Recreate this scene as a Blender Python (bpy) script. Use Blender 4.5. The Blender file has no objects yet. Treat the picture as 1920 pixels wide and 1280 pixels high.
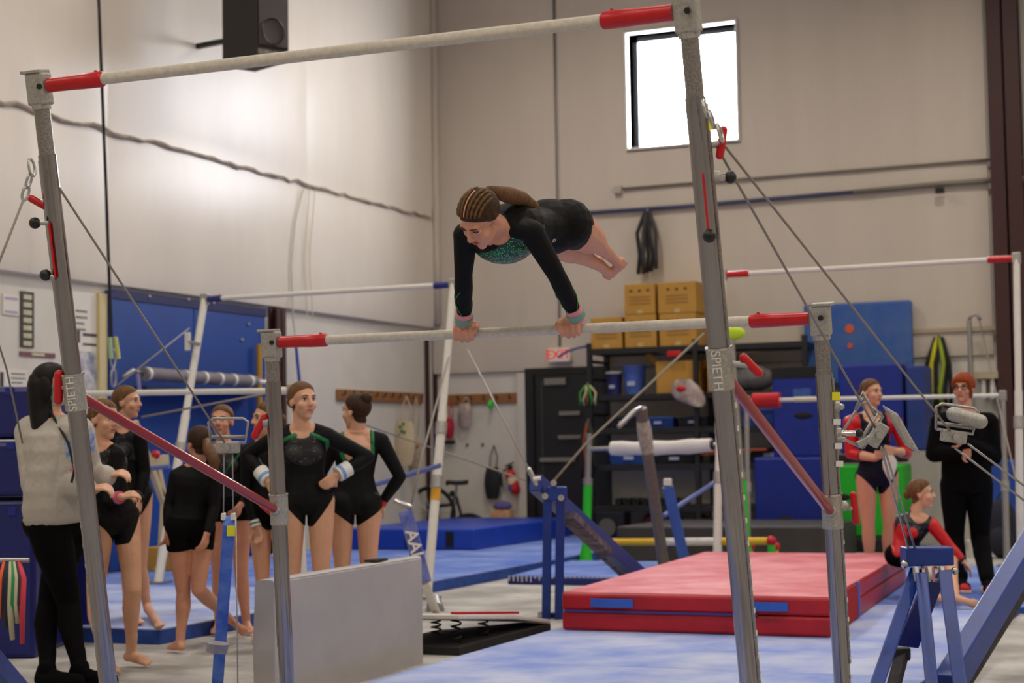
import bpy, bmesh, math, random
import numpy as np
from mathutils import Vector, Matrix

random.seed(7)
sc = bpy.context.scene
COL = sc.collection

# ------------------------------------------------------------------ camera
F, PITCH, ROLL, YAW, CH = 3262.0, .0617, .0164, .3960, 1.190
fw = np.array([-math.sin(YAW)*math.cos(PITCH), math.cos(YAW)*math.cos(PITCH), math.sin(PITCH)])
r0 = np.array([math.cos(YAW), math.sin(YAW), 0.0]); u0 = np.cross(r0, fw)
cr = math.cos(ROLL)*r0 - math.sin(ROLL)*u0
cu = math.cos(ROLL)*u0 + math.sin(ROLL)*r0
CO = np.array([0, 0, CH])
cam_d = bpy.data.cameras.new('camera'); cam = bpy.data.objects.new('camera', cam_d); COL.objects.link(cam)
cam_d.sensor_width = 36; cam_d.sensor_fit = 'HORIZONTAL'; cam_d.lens = F*36/1920
cam_d.clip_start = .05; cam_d.clip_end = 200
R = Matrix(((cr[0], cu[0], -fw[0]), (cr[1], cu[1], -fw[1]), (cr[2], cu[2], -fw[2])))
cam.matrix_world = Matrix.Translation(Vector(CO)) @ R.to_4x4()
cam_d.dof.use_dof = True; cam_d.dof.focus_distance = 6.7; cam_d.dof.aperture_fstop = 3.6
sc.camera = cam
# ------------------------------------------------------------------ world, exposure
sc.view_settings.view_transform = 'Standard'; sc.view_settings.look = 'None'
sc.view_settings.gamma = 1.0; sc.view_settings.use_curve_mapping = False
sc.view_settings.exposure = -0.10
w = bpy.data.worlds.new('world'); sc.world = w; w.use_nodes = True
w.node_tree.nodes['Background'].inputs[0].default_value = (.9, .95, 1, 1)
w.node_tree.nodes['Background'].inputs[1].default_value = 1.0
LAMP_W = 74.0      # watts of each high bay lamp
WINDOW_E = 45.0     # overexposed daylight window

# ------------------------------------------------------------------ pixel helpers (1920 x 1280 frame)
def ray(x, y): return (x-960)/F*cr - (y-640)/F*cu + fw
def gz(x, y, z=0.0): d = ray(x, y); return CO + d*((z-CH)/d[2])
def gy(x, y, Y): d = ray(x, y); return CO + d*(Y/d[1])
def gx(x, y, X): d = ray(x, y); return CO + d*(X/d[0])
def dp(x, y, d): return CO + d*ray(x, y)
def depth(p): return float((np.array(p)-CO) @ fw)
V3 = lambda *a: np.array(a, float)
def nrm(v): v = np.array(v, float); return v/max(1e-9, np.linalg.norm(v))

# ------------------------------------------------------------------ materials
def lin(c): return tuple(((x/255/12.92) if x/255 <= .04045 else ((x/255+.055)/1.055)**2.4) for x in c)
MATS = {}
def mat(name, rgb, rough=.6, metal=0.0, var=0.0, vs=6.0, bump=0.0, bs=40.0, rgb2=None, spec=.5, stretch=None, emit=0, coat=0, detail=4.0):
    if name in MATS: return MATS[name]
    m = bpy.data.materials.new(name); m.use_nodes = True; nt = m.node_tree; b = nt.nodes['Principled BSDF']
    c = lin(rgb)
    b.inputs['Roughness'].default_value = rough; b.inputs['Metallic'].default_value = metal
    b.inputs['Specular IOR Level'].default_value = spec; b.inputs['Base Color'].default_value = (*c, 1)
    b.inputs['Coat Weight'].default_value = coat
    if emit:
        b.inputs['Emission Color'].default_value = (*c, 1); b.inputs['Emission Strength'].default_value = emit
    if var or bump:
        tc = nt.nodes.new('ShaderNodeTexCoord'); mp = nt.nodes.new('ShaderNodeMapping')
        nt.links.new(tc.outputs['Object'], mp.inputs['Vector'])
        if stretch: mp.inputs['Scale'].default_value = stretch
    if var:
        n = nt.nodes.new('ShaderNodeTexNoise'); n.inputs['Scale'].default_value = vs; n.inputs['Detail'].default_value = detail
        n.inputs['Roughness'].default_value = .6
        nt.links.new(mp.outputs['Vector'], n.inputs['Vector'])
        cr_ = nt.nodes.new('ShaderNodeValToRGB'); cr_.color_ramp.elements[0].position = .36; cr_.color_ramp.elements[1].position = .66
        c2 = lin(rgb2) if rgb2 else tuple(max(0, x*(1-var)) for x in c)
        cr_.color_ramp.elements[0].color = (*c2, 1); cr_.color_ramp.elements[1].color = (*c, 1)
        nt.links.new(n.outputs['Fac'], cr_.inputs['Fac']); nt.links.new(cr_.outputs['Color'], b.inputs['Base Color'])
    if bump:
        n2 = nt.nodes.new('ShaderNodeTexNoise'); n2.inputs['Scale'].default_value = bs; n2.inputs['Detail'].default_value = 3
        nt.links.new(mp.outputs['Vector'], n2.inputs['Vector'])
        bp = nt.nodes.new('ShaderNodeBump'); bp.inputs['Strength'].default_value = bump; bp.inputs['Distance'].default_value = .02
        nt.links.new(n2.outputs['Fac'], bp.inputs['Height']); nt.links.new(bp.outputs['Normal'], b.inputs['Normal'])
    MATS[name] = m; return m

def sequin_mat(name, base, dots, scale=90, thr=.28, rough=.45):
    m = bpy.data.materials.new(name); m.use_nodes = True; nt = m.node_tree; b = nt.nodes['Principled BSDF']
    tc = nt.nodes.new('ShaderNodeTexCoord'); v = nt.nodes.new('ShaderNodeTexVoronoi'); v.inputs['Scale'].default_value = scale
    nt.links.new(tc.outputs['Object'], v.inputs['Vector'])
    mth = nt.nodes.new('ShaderNodeMath'); mth.operation = 'LESS_THAN'; mth.inputs[1].default_value = thr
    nt.links.new(v.outputs['Distance'], mth.inputs[0])
    mx = nt.nodes.new('ShaderNodeMix'); mx.data_type = 'RGBA'
    mx.inputs['A'].default_value = (*lin(base), 1); mx.inputs['B'].default_value = (*lin(dots), 1)
    nt.links.new(mth.outputs[0], mx.inputs['Factor']); nt.links.new(mx.outputs['Result'], b.inputs['Base Color'])
    b.inputs['Roughness'].default_value = rough
    MATS[name] = m; return m

# ------------------------------------------------------------------ mesh builder
def frame(d):
    d = nrm(d); a = V3(0, 0, 1) if abs(d[2]) < .95 else V3(1, 0, 0)
    x = nrm(np.cross(a, d)); return x, np.cross(d, x), d
class B:
    def __init__(s): s.v = []; s.f = []
    def add(s, vs, fs):
        o = len(s.v); s.v += [tuple(map(float, p)) for p in vs]; s.f += [tuple(i+o for i in f) for f in fs]; return s
    def box(s, c, size, ax=None):
        c = np.array(c, float); h = np.array(size, float)/2
        ax = np.eye(3) if ax is None else np.array(ax, float)
        vs = [c + sx*h[0]*ax[0] + sy*h[1]*ax[1] + sz*h[2]*ax[2] for sx in (-1, 1) for sy in (-1, 1) for sz in (-1, 1)]
        return s.add(vs, [(0, 1, 3, 2), (4, 6, 7, 5), (0, 4, 5, 1), (2, 3, 7, 6), (0, 2, 6, 4), (1, 5, 7, 3)])
    def bb(s, lo, hi):
        lo = np.array(lo, float); hi = np.array(hi, float); return s.box((lo+hi)/2, hi-lo)
    def bar(s, p0, p1, w, h, up=(0, 0, 1)):
        p0 = np.array(p0, float); p1 = np.array(p1, float); d = nrm(p1-p0)
        x = np.cross(d, up)
        if np.linalg.norm(x) < 1e-3: x = np.cross(d, (1, 0, 0))
        x = nrm(x); z = np.cross(x, d)
        return s.box((p0+p1)/2, (w, np.linalg.norm(p1-p0), h), (x, d, z))
    def prism(s, poly, z0, z1):
        n = len(poly); vs = [(p[0], p[1], z0) for p in poly] + [(p[0], p[1], z1) for p in poly]
        return s.add(vs, [tuple(range(n))[::-1], tuple(range(n, 2*n))] + [(i, (i+1) % n, n+(i+1) % n, n+i) for i in range(n)])
    def extr(s, poly, off):
        n = len(poly); off = np.array(off, float); vs = [np.array(p, float) for p in poly] + [np.array(p, float)+off for p in poly]
        return s.add(vs, [tuple(range(n))[::-1], tuple(range(n, 2*n))] + [(i, (i+1) % n, n+(i+1) % n, n+i) for i in range(n)])
    def tube(s, path, rad, seg=12, closed=False, caps=True):
        P = [np.array(p, float) for p in path]; n = len(P)
        rs = list(rad) if hasattr(rad, '__len__') else [rad]*n
        x = None; vs = []
        for i in range(n):
            a = P[(i-1) % n] if (closed or i > 0) else P[i]; b = P[(i+1) % n] if (closed or i < n-1) else P[i]
            d = nrm(b-a)
            if x is None: x, y, _ = frame(d)
            else:
                x = x - d*(x @ d); x = nrm(x) if np.linalg.norm(x) > 1e-6 else frame(d)[0]
            y = np.cross(d, x)
            for k in range(seg):
                t = 2*math.pi*k/seg; vs.append(P[i] + rs[i]*(math.cos(t)*x + math.sin(t)*y))
        fs = []
        for i in range(n if closed else n-1):
            j = (i+1) % n
            for k in range(seg):
                fs.append((i*seg+k, i*seg+(k+1) % seg, j*seg+(k+1) % seg, j*seg+k))
        if caps and not closed:
            fs.append(tuple(range(seg))[::-1]); fs.append(tuple((n-1)*seg+k for k in range(seg)))
        return s.add(vs, fs)
    def cyl(s, p0, p1, r, r1=None, seg=16): return s.tube([p0, p1], [r, r if r1 is None else r1], seg)
    def rod(s, p0, p1, r, r1=None, seg=14, n=4):   # rounded ends
        p0 = np.array(p0, float); p1 = np.array(p1, float); r1 = r if r1 is None else r1; d = nrm(p1-p0) if np.linalg.norm(p1-p0) > 1e-6 else V3(0, 0, 1)
        P = []; Rr = []
        for k in range(n+1):
            a = math.pi/2*(1-k/n); P.append(p0-d*r*math.sin(a)); Rr.append(max(1e-4, r*math.cos(a)))
        for k in range(n+1):
            a = math.pi/2*k/n; P.append(p1+d*r1*math.sin(a)); Rr.append(max(1e-4, r1*math.cos(a)))
        return s.tube(P, Rr, seg)
    def ball(s, c, r, ax=None, seg=16, rings=10):
        c = np.array(c, float); r = np.array([r]*3 if not hasattr(r, '__len__') else r, float); ax = np.eye(3) if ax is None else np.array(ax)
        vs = []; fs = []
        for i in range(1, rings):
            a = math.pi*i/rings
            for k in range(seg):
                t = 2*math.pi*k/seg; q = V3(math.sin(a)*math.cos(t), math.sin(a)*math.sin(t), math.cos(a))*r
                vs.append(c + q[0]*ax[0]+q[1]*ax[1]+q[2]*ax[2])
        vs += [c+r[2]*ax[2], c-r[2]*ax[2]]; nv = len(vs)
        for i in range(rings-2):
            for k in range(seg): fs.append((i*seg+k, (i+1)*seg+k, (i+1)*seg+(k+1) % seg, i*seg+(k+1) % seg))
        for k in range(seg):
            fs.append((nv-2, k, (k+1) % seg)); fs.append((nv-1, (rings-2)*seg+(k+1) % seg, (rings-2)*seg+k))
        return s.add(vs, fs)
    def loft(s, rings, cap=True):
        n = len(rings[0]); vs = [p for rg in rings for p in rg]; fs = []
        for i in range(len(rings)-1):
            for k in range(n): fs.append((i*n+k, i*n+(k+1) % n, (i+1)*n+(k+1) % n, (i+1)*n+k))
        if cap: fs.append(tuple(range(n))[::-1]); fs.append(tuple((len(rings)-1)*n+k for k in range(n)))
        return s.add(vs, fs)
    def mesh(s, name, off=(0, 0, 0)):
        me = bpy.data.meshes.new(name); o = np.array(off, float)
        me.from_pydata([tuple(np.array(p)-o) for p in s.v], [], s.f); me.update()
        bm = bmesh.new(); bm.from_mesh(me); bmesh.ops.recalc_face_normals(bm, faces=bm.faces); bm.to_mesh(me); bm.free()
        return me
def wl(o):
    p = V3(0, 0, 0)
    while o is not None: p += np.array(o.location); o = o.parent
    return p
def put(name, b, m, parent=None, smooth=False, bevel=0, at=None, sub=0):
    """one mesh object; geometry given in world coordinates"""
    base = wl(parent) if parent is not None else (np.array(at, float) if at is not None else V3(0, 0, 0))
    me = b.mesh(name, base) if isinstance(b, B) else b
    o = bpy.data.objects.new(name, me); COL.objects.link(o)
    if parent is not None: o.parent = parent
    elif at is not None: o.location = at
    if m is not None: me.materials.append(m)
    if smooth:
        for p in me.polygons: p.use_smooth = True
        if smooth == 'a':
            try: me.set_sharp_from_angle(angle=math.radians(40))
            except Exception: pass
    if bevel:
        md = o.modifiers.new('bevel', 'BEVEL'); md.width = bevel; md.segments = 2; md.limit_method = 'ANGLE'; md.angle_limit = .7
    if sub:
        md = o.modifiers.new('sub', 'SUBSURF'); md.levels = sub; md.render_levels = sub
    return o
def thing(name, label, cat, loc=(0, 0, 0), group=None):
    o = bpy.data.objects.new(name, None); COL.objects.link(o); o.location = tuple(map(float, loc)); o.empty_display_size = .1
    o['label'] = label; o['category'] = cat
    if group: o['group'] = group
    return o
def tag(o, label, cat, group=None):
    o['label'] = label; o['category'] = cat
    if group: o['group'] = group
    return o
def struct(name, b, m, parent=None, **k):
    o = put(name, b, m, parent, **k)
    if parent is None: o['kind'] = 'structure'
    return o
def text(name, body, size, m, parent, origin, xdir, ydir, depth_=.002, align='CENTER', bold=0.0):
    cu_ = bpy.data.curves.new(name, 'FONT'); cu_.body = body; cu_.size = size; cu_.align_x = align; cu_.align_y = 'CENTER'; cu_.extrude = depth_; cu_.offset = bold
    t = bpy.data.objects.new(name, cu_); COL.objects.link(t)
    dg = bpy.context.evaluated_depsgraph_get(); me = bpy.data.meshes.new_from_object(t.evaluated_get(dg))
    bpy.data.objects.remove(t); bpy.data.curves.remove(cu_)
    xd = nrm(xdir); yd = nrm(ydir); zd = np.cross(xd, yd); base = wl(parent)
    for v in me.vertices:
        p = np.array(origin, float)+v.co.x*xd+v.co.y*yd+v.co.z*zd-base; v.co = tuple(p)
    me.materials.clear()
    return put(name, me, m, parent)

# ------------------------------------------------------------------ shared colours
RED = mat('red_paint', (200, 12, 22), .35, var=.15, vs=20)
REDP = mat('red_powder_coat', (150, 16, 26), .3, coat=.3)
CHROME = mat('polished_steel', (205, 203, 200), .22, 1.0, var=.25, vs=60)
STEEL = mat('brushed_steel', (178, 175, 172), .4, .9, var=.2, vs=40)
CASTM = mat('cast_metal', (185, 182, 176), .5, .75, var=.25, vs=90, bump=.2, bs=200)
WHITEP = mat('white_paint', (226, 222, 212), .45, var=.06, vs=15)
BARW = mat('chalky_fibreglass', (214, 206, 192), .75, var=.16, vs=45, bump=.15, bs=300)
BLUEP = mat('blue_paint', (12, 56, 146), .4, var=.25, vs=14)
BLUEV = mat('blue_vinyl', (6, 38, 140), .42, var=.18, vs=5, bump=.25, bs=7)
NAVYV = mat('navy_vinyl', (14, 26, 110), .35, var=.2, vs=4, bump=.3, bs=6)
BLACK = mat('black_plastic', (16, 16, 18), .4)
BLACKM = mat('black_matt', (20, 19, 20), .8)
BROWN = mat('brown_steel_paint', (62, 26, 22), .55, var=.12, vs=6)
GREENP = mat('green_paint', (36, 190, 36), .45)
YELLOWP = mat('yellow_paint', (222, 178, 20), .5)
CARD = mat('cardboard', (188, 140, 58), .8, var=.1, vs=5)
WOOD = mat('pine_wood', (156, 104, 56), .65, var=.25, vs=8, stretch=(1, 1, 12))
CABLE = mat('steel_cable', (142, 134, 126), .5, .3)
# ================================================================== THE ROOM
XL, YB, ZC = -9.92, 21.0, 8.0          # left wall, back wall, ceiling
XR, YF = 9.0, -7.0
UPW = mat('insulation_vinyl', (228, 219, 205), .36, var=.08, vs=1.2, bump=.22, bs=1.6, stretch=(1, 1, .28), spec=.35)
UPW2 = mat('insulation_vinyl_back', (207, 195, 179), .5, var=.08, vs=1.0, bump=.3, bs=1.5, stretch=(1.6, 1.6, .22), spec=.3)
LOW = mat('painted_board', (214, 208, 196), .6, var=.06, vs=3)
FLOORM = mat('chalky_grey_carpet', (196, 192, 186), .92, var=.2, vs=1.6, bump=.2, bs=120, rgb2=(150, 147, 144))
CEILM = mat('ceiling_white', (190, 184, 176), .8)
struct('floor', B().bb((XL-.3, YF-.3, -.2), (XR+.3, YB+.3, 0)), FLOORM)
wl_ = struct('wall_left', B().bb((XL-.25, YF, 0), (XL, YB, ZC)), LOW)
# back wall with a window opening
w0, w1 = gy(1178, 66, YB), gy(1386, 262, YB); WX0, WX1, WZ0, WZ1 = w0[0], w1[0], w1[2], w0[2]
bw = B()
bw.bb((XL-.25, YB, 0), (WX0, YB+.3, ZC)).bb((WX1, YB, 0), (XR, YB+.3, ZC)).bb((WX0, YB, 0), (WX1, YB+.3, WZ0)).bb((WX0, YB, WZ1), (WX1, YB+.3, ZC))
wb_ = struct('wall_back', bw, LOW)
struct('wall_right', B().bb((XR, YF, 0), (XR+.25, YB+.3, ZC)), LOW)
struct('wall_front', B().bb((XL-.25, YF-.25, 0), (XR+.25, YF, ZC)), LOW)
struct('ceiling', B().bb((XL-.3, YF-.3, ZC), (XR+.3, YB+.3, ZC+.2)), CEILM)
# insulation blankets, hung in vertical widths, lower edge standing off the wall
IB = .10
zb = 2.80; ys = [-6.9, -2.2, 2.4, 7.0, 10.6, float(gx(190, 300, XL)[1]), float(gx(565, 300, XL)[1]), 20.97]
for a_, b_ in zip(ys[:-1], ys[1:]):
    n = 14; rings = []
    for k in range(n+1):
        y = a_+(b_-a_)*k/n; e = .008 if k in (0, n) else 0
        bul = IB*(.86+.14*math.sin(math.pi*k/n)) - e
        rings.append([(XL-.002, y, zb), (XL+bul*.72, y, zb+.015), (XL+bul, y, zb+.14), (XL+bul*.97, y, 4.1), (XL+bul*.70, y, 4.27), (XL+bul*.97, y, 4.45), (XL+bul, y, 6), (XL+bul, y, ZC-.01), (XL-.002, y, ZC-.01)])
    put('insulation_panel', B().loft(rings), UPW, wl_, smooth='a')
xs = [-9.8, float(gy(1045, 200, YB)[0]), WX0-.03]
def back_panel(x0, x1, z0, z1, nm='insulation_panel'):
    n = 12; rings = []
    for k in range(n+1):
        x = x0+(x1-x0)*k/n; bul = .07*(.86+.14*math.sin(math.pi*k/n))
        rings.append([(x, YB+.002, z0), (x, YB-bul*.75, z0+.015), (x, YB-bul, z0+.12), (x, YB-bul, (z0+z1)/2), (x, YB-bul, z1-.02), (x, YB+.002, z1)])
    put(nm, B().loft(rings), UPW2, wb_, smooth='a')
zb2 = 2.19
back_panel(-9.9, xs[1], zb2, ZC-.01); back_panel(xs[1], WX0-.035, zb2, ZC-.01)
back_panel(WX0-.035, WX1+.035, zb2, WZ0-.035); back_panel(WX0-.035, WX1+.035, WZ1+.035, ZC-.01)
colx0, colx1 = gy(1853, 200, YB-.2)[0], gy(1913, 200, YB-.2)[0]
back_panel(WX1+.035, -4.3, zb2, ZC-.01); back_panel(-4.3, colx0-.05, zb2, ZC-.01); back_panel(colx1+.06, .8, zb2, ZC-.01); back_panel(.8, 4.8, zb2, ZC-.01); back_panel(4.8, 8.95, zb2, ZC-.01)
# taped wrinkled seam along the left wall, with a loose strap hanging from it
random.seed(3)
pts = [(XL+.085+.012*random.random(), y, 4.272+random.uniform(-.022, .022)) for y in np.arange(7, 20.9, .16)]
SEAM = mat('seam_tape', (182, 168, 152), .6, var=.4, vs=8)
put('seam_tape', B().tube(pts, [.013+.012*random.random() for _ in pts], 6), SEAM, wl_)
y_ = gx(565, 400, XL)[1]
for k, (dy, x_) in enumerate(((0, .11), (.12, .115))):
    p = [(XL+x_+.01*math.sin(i*.9), y_+dy-.11*i/8-.06*math.sin(i*.4), 4.25-i*.17) for i in range(10)]
    put('loose_strap', B().tube(p, .006, 5), mat('cream_strap', (206, 194, 172), .7), wl_)
# dark joints between insulation widths
JT = mat('dark_joint', (66, 62, 62), .7)
put('panel_joint', B().bb((xs[1]-.014, YB-.063, 2.5), (xs[1]+.014, YB-.03, ZC-.02)), JT, wb_)
# steel columns
def column(x, y, wx, wy, z1, side):
    b = B()
    if side == 'y': b.bb((x-wx/2, y-wy, 0), (x+wx/2, y-wy+.02, z1)).bb((x-wx/2, y-.02, 0), (x+wx/2, y, z1)).bb((x-.012, y-wy, 0), (x+.012, y, z1))
    else: b.bb((x, y-wy/2, 0), (x+.02, y+wy/2, z1)).bb((x+wx-.02, y-wy/2, 0), (x+wx, y+wy/2, z1)).bb((x, y-.012, 0), (x+wx, y+.012, z1))
    return b
struct('trim_1', column((colx0+colx1)/2, YB-.02, colx1-colx0, .2, ZC-.02, 'y'), BROWN)
struct('trim_2', column(gy(808, 800, YB)[0]+.02, YB-.02, .19, .26, 2.75, 'y'), BROWN)
cy_ = gx(502, 640, XL)[1]
struct('trim_3', column(XL+.01, cy_+.1, .11, .2, 2.79, 'x'), BROWN)
# wall corner bead of folded insulation
put('corner_fold', B().tube([(XL+.11, YB-.09, z) for z in np.linspace(2.85, ZC-.05, 6)], .05, 8), UPW2, wb_, smooth=True)
# window: white reveal, dark frame, bright pane
rv = B(); t = .03
for a_, b_ in (((WX0-t, YB-.10, WZ0-t), (WX0, YB+.3, WZ1+t)), ((WX1, YB-.10, WZ0-t), (WX1+t, YB+.3, WZ1+t)), ((WX0, YB-.10, WZ1), (WX1, YB+.3, WZ1+t)), ((WX0, YB-.10, WZ0-t), (WX1, YB+.3, WZ0))): rv.bb(a_, b_)
win = struct('window_1', rv, mat('window_reveal', (224, 220, 214), .6))
fr = B(); t = .07
for a_, b_ in (((WX0, YB+.16, WZ0), (WX0+t, YB+.24, WZ1)), ((WX1-t, YB+.16, WZ0), (WX1, YB+.24, WZ1)), ((WX0, YB+.16, WZ1-t), (WX1, YB+.24, WZ1)), ((WX0, YB+.16, WZ0), (WX1, YB+.24, WZ0+t*.6))): fr.bb(a_, b_)
put('window_frame', fr, mat('dark_frame', (46, 48, 54), .5), win)
pane = put('pane', B().bb((WX0+.05, YB+.19, WZ0+.03), (WX1-.05, YB+.21, WZ1-.05)), mat('daylight_pane', (244, 246, 255), .5, emit=WINDOW_E), win)
# conduits and pipes on the back wall
PIPE = mat('galvanised_pipe', (128, 122, 112), .5, .4); DPIPE = mat('blue_grey_pipe', (70, 74, 108), .5, .2)
def wallpipe(pts, r, m, lab, nm='conduit'):
    tag(put(nm, B().tube([gy(x, y, YB-o) for x, y, o in pts], r, 8), m, smooth=True), lab, 'pipe')
wallpipe([(1168, 354, .1), (1500, 327, .1), (1922, 294, .1)], .016, PIPE, 'thin grey conduit running under the bright window from a small junction box')
wallpipe([(1060, 402, .12), (1280, 387, .12), (1600, 360, .12)], .026, DPIPE, 'blue grey pipe along the back wall below the thin conduit')
wallpipe([(1600, 360, .13), (1760, 345, .13), (1930, 333, .13)], .03, PIPE, 'olive grey pipe crossing the brown steel column')
q = gy(1159, 356, YB-.1)
jb = put('junction_box', B().box(q, (.1, .08, .1)), mat('box_grey', (176, 168, 156), .5), at=q, bevel=.006); tag(jb, 'small square grey junction box at the end of the thin conduit', 'junction box')
q = gy(1762, 357, YB-.19); tag(put('pipe_clip', B().box(q, (.1, .05, .07)), BLACK, at=q, bevel=.005), 'small black clip on the olive grey pipe', 'clip')
# the black cable hanging down the left wall with carabiners at its end
c0 = gx(183, -40, XL+.9); pts = [gx(x, y, XL+.9) for x, y in ((183, -60), (190, 130), (198, 330), (204, 500), (208, 600), (210, 660))]
hc = thing('hanging_rope', 'thin black rope hanging from the ceiling beside the left wall', 'rope', pts[-1])
put('rope', B().tube(pts, .014, 6), BLACKM, hc)
for dx, col in ((-2, (160, 190, 150)), (8, (206, 206, 110))):
    p = [gx(208+dx, 632, XL+.9), gx(211+dx*1.4, 672, XL+.9)]
    put('webbing_loop', B().tube(p, .02, 6), mat('webbing%d' % col[0], col, .7), hc)
for x, y in ((212, 672), (213, 708)):
    c = gx(x, y, XL+.9); rr = [c+V3(0, .035*math.cos(a), .08*math.sin(a)) for a in np.linspace(0, 2*math.pi, 14)[:-1]]
    put('carabiner', B().tube(rr, .009, 6, closed=True), STEEL, hc, smooth=True)
# white cord and blue cord hanging on the left wall
pts = [gx(x, y, XL+.115) for x, y in ((568, 355), (553, 420), (546, 500), (550, 600), (556, 650))]
tag(put('drop_line', B().tube(pts, .01, 6), mat('white_cord', (205, 198, 184), .7)), 'thin off white cord hanging from the wall seam', 'cord')
pts = [gx(x, y, XL+.1) for x, y in ((555, 648), (559, 690), (563, 730), (565, 790))]
tag(put('drop_line', B().tube(pts, .018, 6), mat('blue_cord', (50, 66, 170), .6)), 'blue cord hanging straight down below the white cord', 'cord')
# cable hanging in front of the back wall down to the exit sign
pts = [gy(x, y, YB-.2) for x, y in ((1041, -60), (1043, 200), (1046, 400), (1048, 650))]
tag(put('sign_cable', B().tube(pts, .011, 6), CABLE), 'thin grey cable dropping down the back wall to the exit sign', 'cable')
# ------------------------------------------------------------------ speaker high on the left wall
d_ = 17.2
sp = dp(480, 106, d_); spk = thing('wall_speaker', 'large black loudspeaker hanging high on the white left wall', 'speaker', sp)
fx = nrm(dp(548, 100, d_+.3)-dp(478, 72, d_)); fx[2] = 0; fx = nrm(fx); fy = V3(-fx[1], fx[0], 0)   # fy points away from camera
W_, D_, H_ = .40, .60, 1.0
cb = sp + fx*W_/2 + fy*D_/2 + V3(0, 0, H_/2)
put('cabinet', B().box(cb, (W_, D_, H_), (fx, fy, V3(0, 0, 1))), mat('speaker_black', (30, 26, 25), .6), spk, bevel=.012)
put('grille', B().box(cb-fy*(D_/2+.008)+V3(0, 0, .04), (W_*.86, .016, H_*.82), (fx, fy, V3(0, 0, 1))), mat('speaker_grille', (66, 58, 52), .55, var=.3, vs=200, bump=.4, bs=300), spk, bevel=.004)
ring = [cb-fy*(D_/2+.018)+V3(0, 0, -.22)+fx*.13*math.cos(a)+V3(0, 0, .13*math.sin(a)) for a in np.linspace(0, 2*math.pi, 24)[:-1]]
put('woofer_ring', B().tube(ring, .008, 6, closed=True), BLACK, spk)
put('port_strip', B().box(cb-fy*(D_/2+.01)-V3(0, 0, H_/2-.05), (W_*.9, .02, .07), (fx, fy, V3(0, 0, 1))), mat('speaker_strip', (150, 140, 134), .5, var=.7, vs=14), spk)
put('bracket', B().bar(cb-V3(0,0,.2), (XL+.1, cb[1]+.15, cb[2]-.2), .05, .05), BLACK, spk)

# ------------------------------------------------------------------ ceiling lamps (out of frame, above)
def lamp(x, y):
    t_ = thing('high_bay_lamp', 'round grey high bay lamp under the gym ceiling', 'lamp', (x, y, ZC-.75), 'high bay lamps under the ceiling')
    prof = [(.06, .32), (.1, .3), (.2, .18), (.29, .03), (.3, 0)]
    put('shade', B().loft([[(x+r_*math.cos(a), y+r_*math.sin(a), ZC-.75+z_) for a in np.linspace(0, 2*math.pi, 21)[:-1]] for r_, z_ in prof], cap=False), STEEL, t_, smooth=True)
    put('stem', B().cyl((x, y, ZC-.45), (x, y, ZC), .02), STEEL, t_)
    put('lens', B().cyl((x, y, ZC-.745), (x, y, ZC-.735), .27), mat('lamp_lens', (255, 240, 215), .5, emit=6), t_)
    ld = bpy.data.lights.new('lamp_light', 'AREA'); ld.shape = 'DISK'; ld.size = .56; ld.energy = LAMP_W; ld.color = (1.0, .925, .83); ld.spread = math.radians(165)
    lo = bpy.data.objects.new('lamp_light', ld); COL.objects.link(lo); lo.parent = t_; lo.location = (0, 0, -.03)
for x in (-7.2, -2.4, 2.4, 6.8):
    for y in (-3.5, 2.0, 7.5, 12.5, 17.5): lamp(x, y)
# ================================================================== FLOOR MATS
CARPET = mat('blue_carpet', (132, 154, 212), .95, var=.5, vs=1.7, bump=.2, bs=150, rgb2=(80, 110, 196))
CARPETW = mat('chalked_blue_carpet', (190, 198, 226), .95, var=.5, vs=1.5, bump=.2, bs=150, rgb2=(128, 150, 218))
CSIDE = mat('blue_foam_edge', (40, 80, 170), .7, var=.4, vs=9)
def carpet(x0, x1, y0, y1, z, m, label, h=None):
    t_ = thing('floor_mat', label, 'floor mat', ((x0+x1)/2, (y0+y1)/2, 0), 'carpeted foam floor mats')
    put('foam_core', B().bb((x0, y0, 0), (x1, y1, z-.012)), CSIDE, t_, bevel=.004)
    put('carpet_top', B().bb((x0, y0, z-.012), (x1, y1, z)), m, t_, bevel=.005)
    return t_
ys_ = [4.3, 6.6, float(gz(1000, 1243, .05)[1]), 10.15, 12.45]
labs = ['pale blue carpeted mat under the legs of the nearest uneven bars', 'pale blue carpeted mat reaching from the grey block to the blue frame legs', 'pale blue carpeted mat strip lying just in front of the red crash mat', 'blue carpeted mat strip under the red crash mat and blue beam']
for k in range(4): carpet(-4.06, -1.46, ys_[k]+.004, ys_[k+1]-.004, .05, CARPETW, labs[k])
carpet(-4.3, 1.2, 12.5, 16.4, .05, CARPET, 'wide blue carpeted mat under the standing girl and red haired adult')
carpet(-9.75, -6.32, 9.3, 12.4, .1, CARPETW, 'chalk covered blue mat behind the feet of the waiting girls')
carpet(-9.75, -6.3, 12.43, 16.2, .1, CARPET, 'blue carpeted mat beneath the far white bars')
carpet(-9.75, -6.32, 16.23, 20.6, .1, CARPET, 'blue carpeted mat under the thick blue landing mat')
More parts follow.
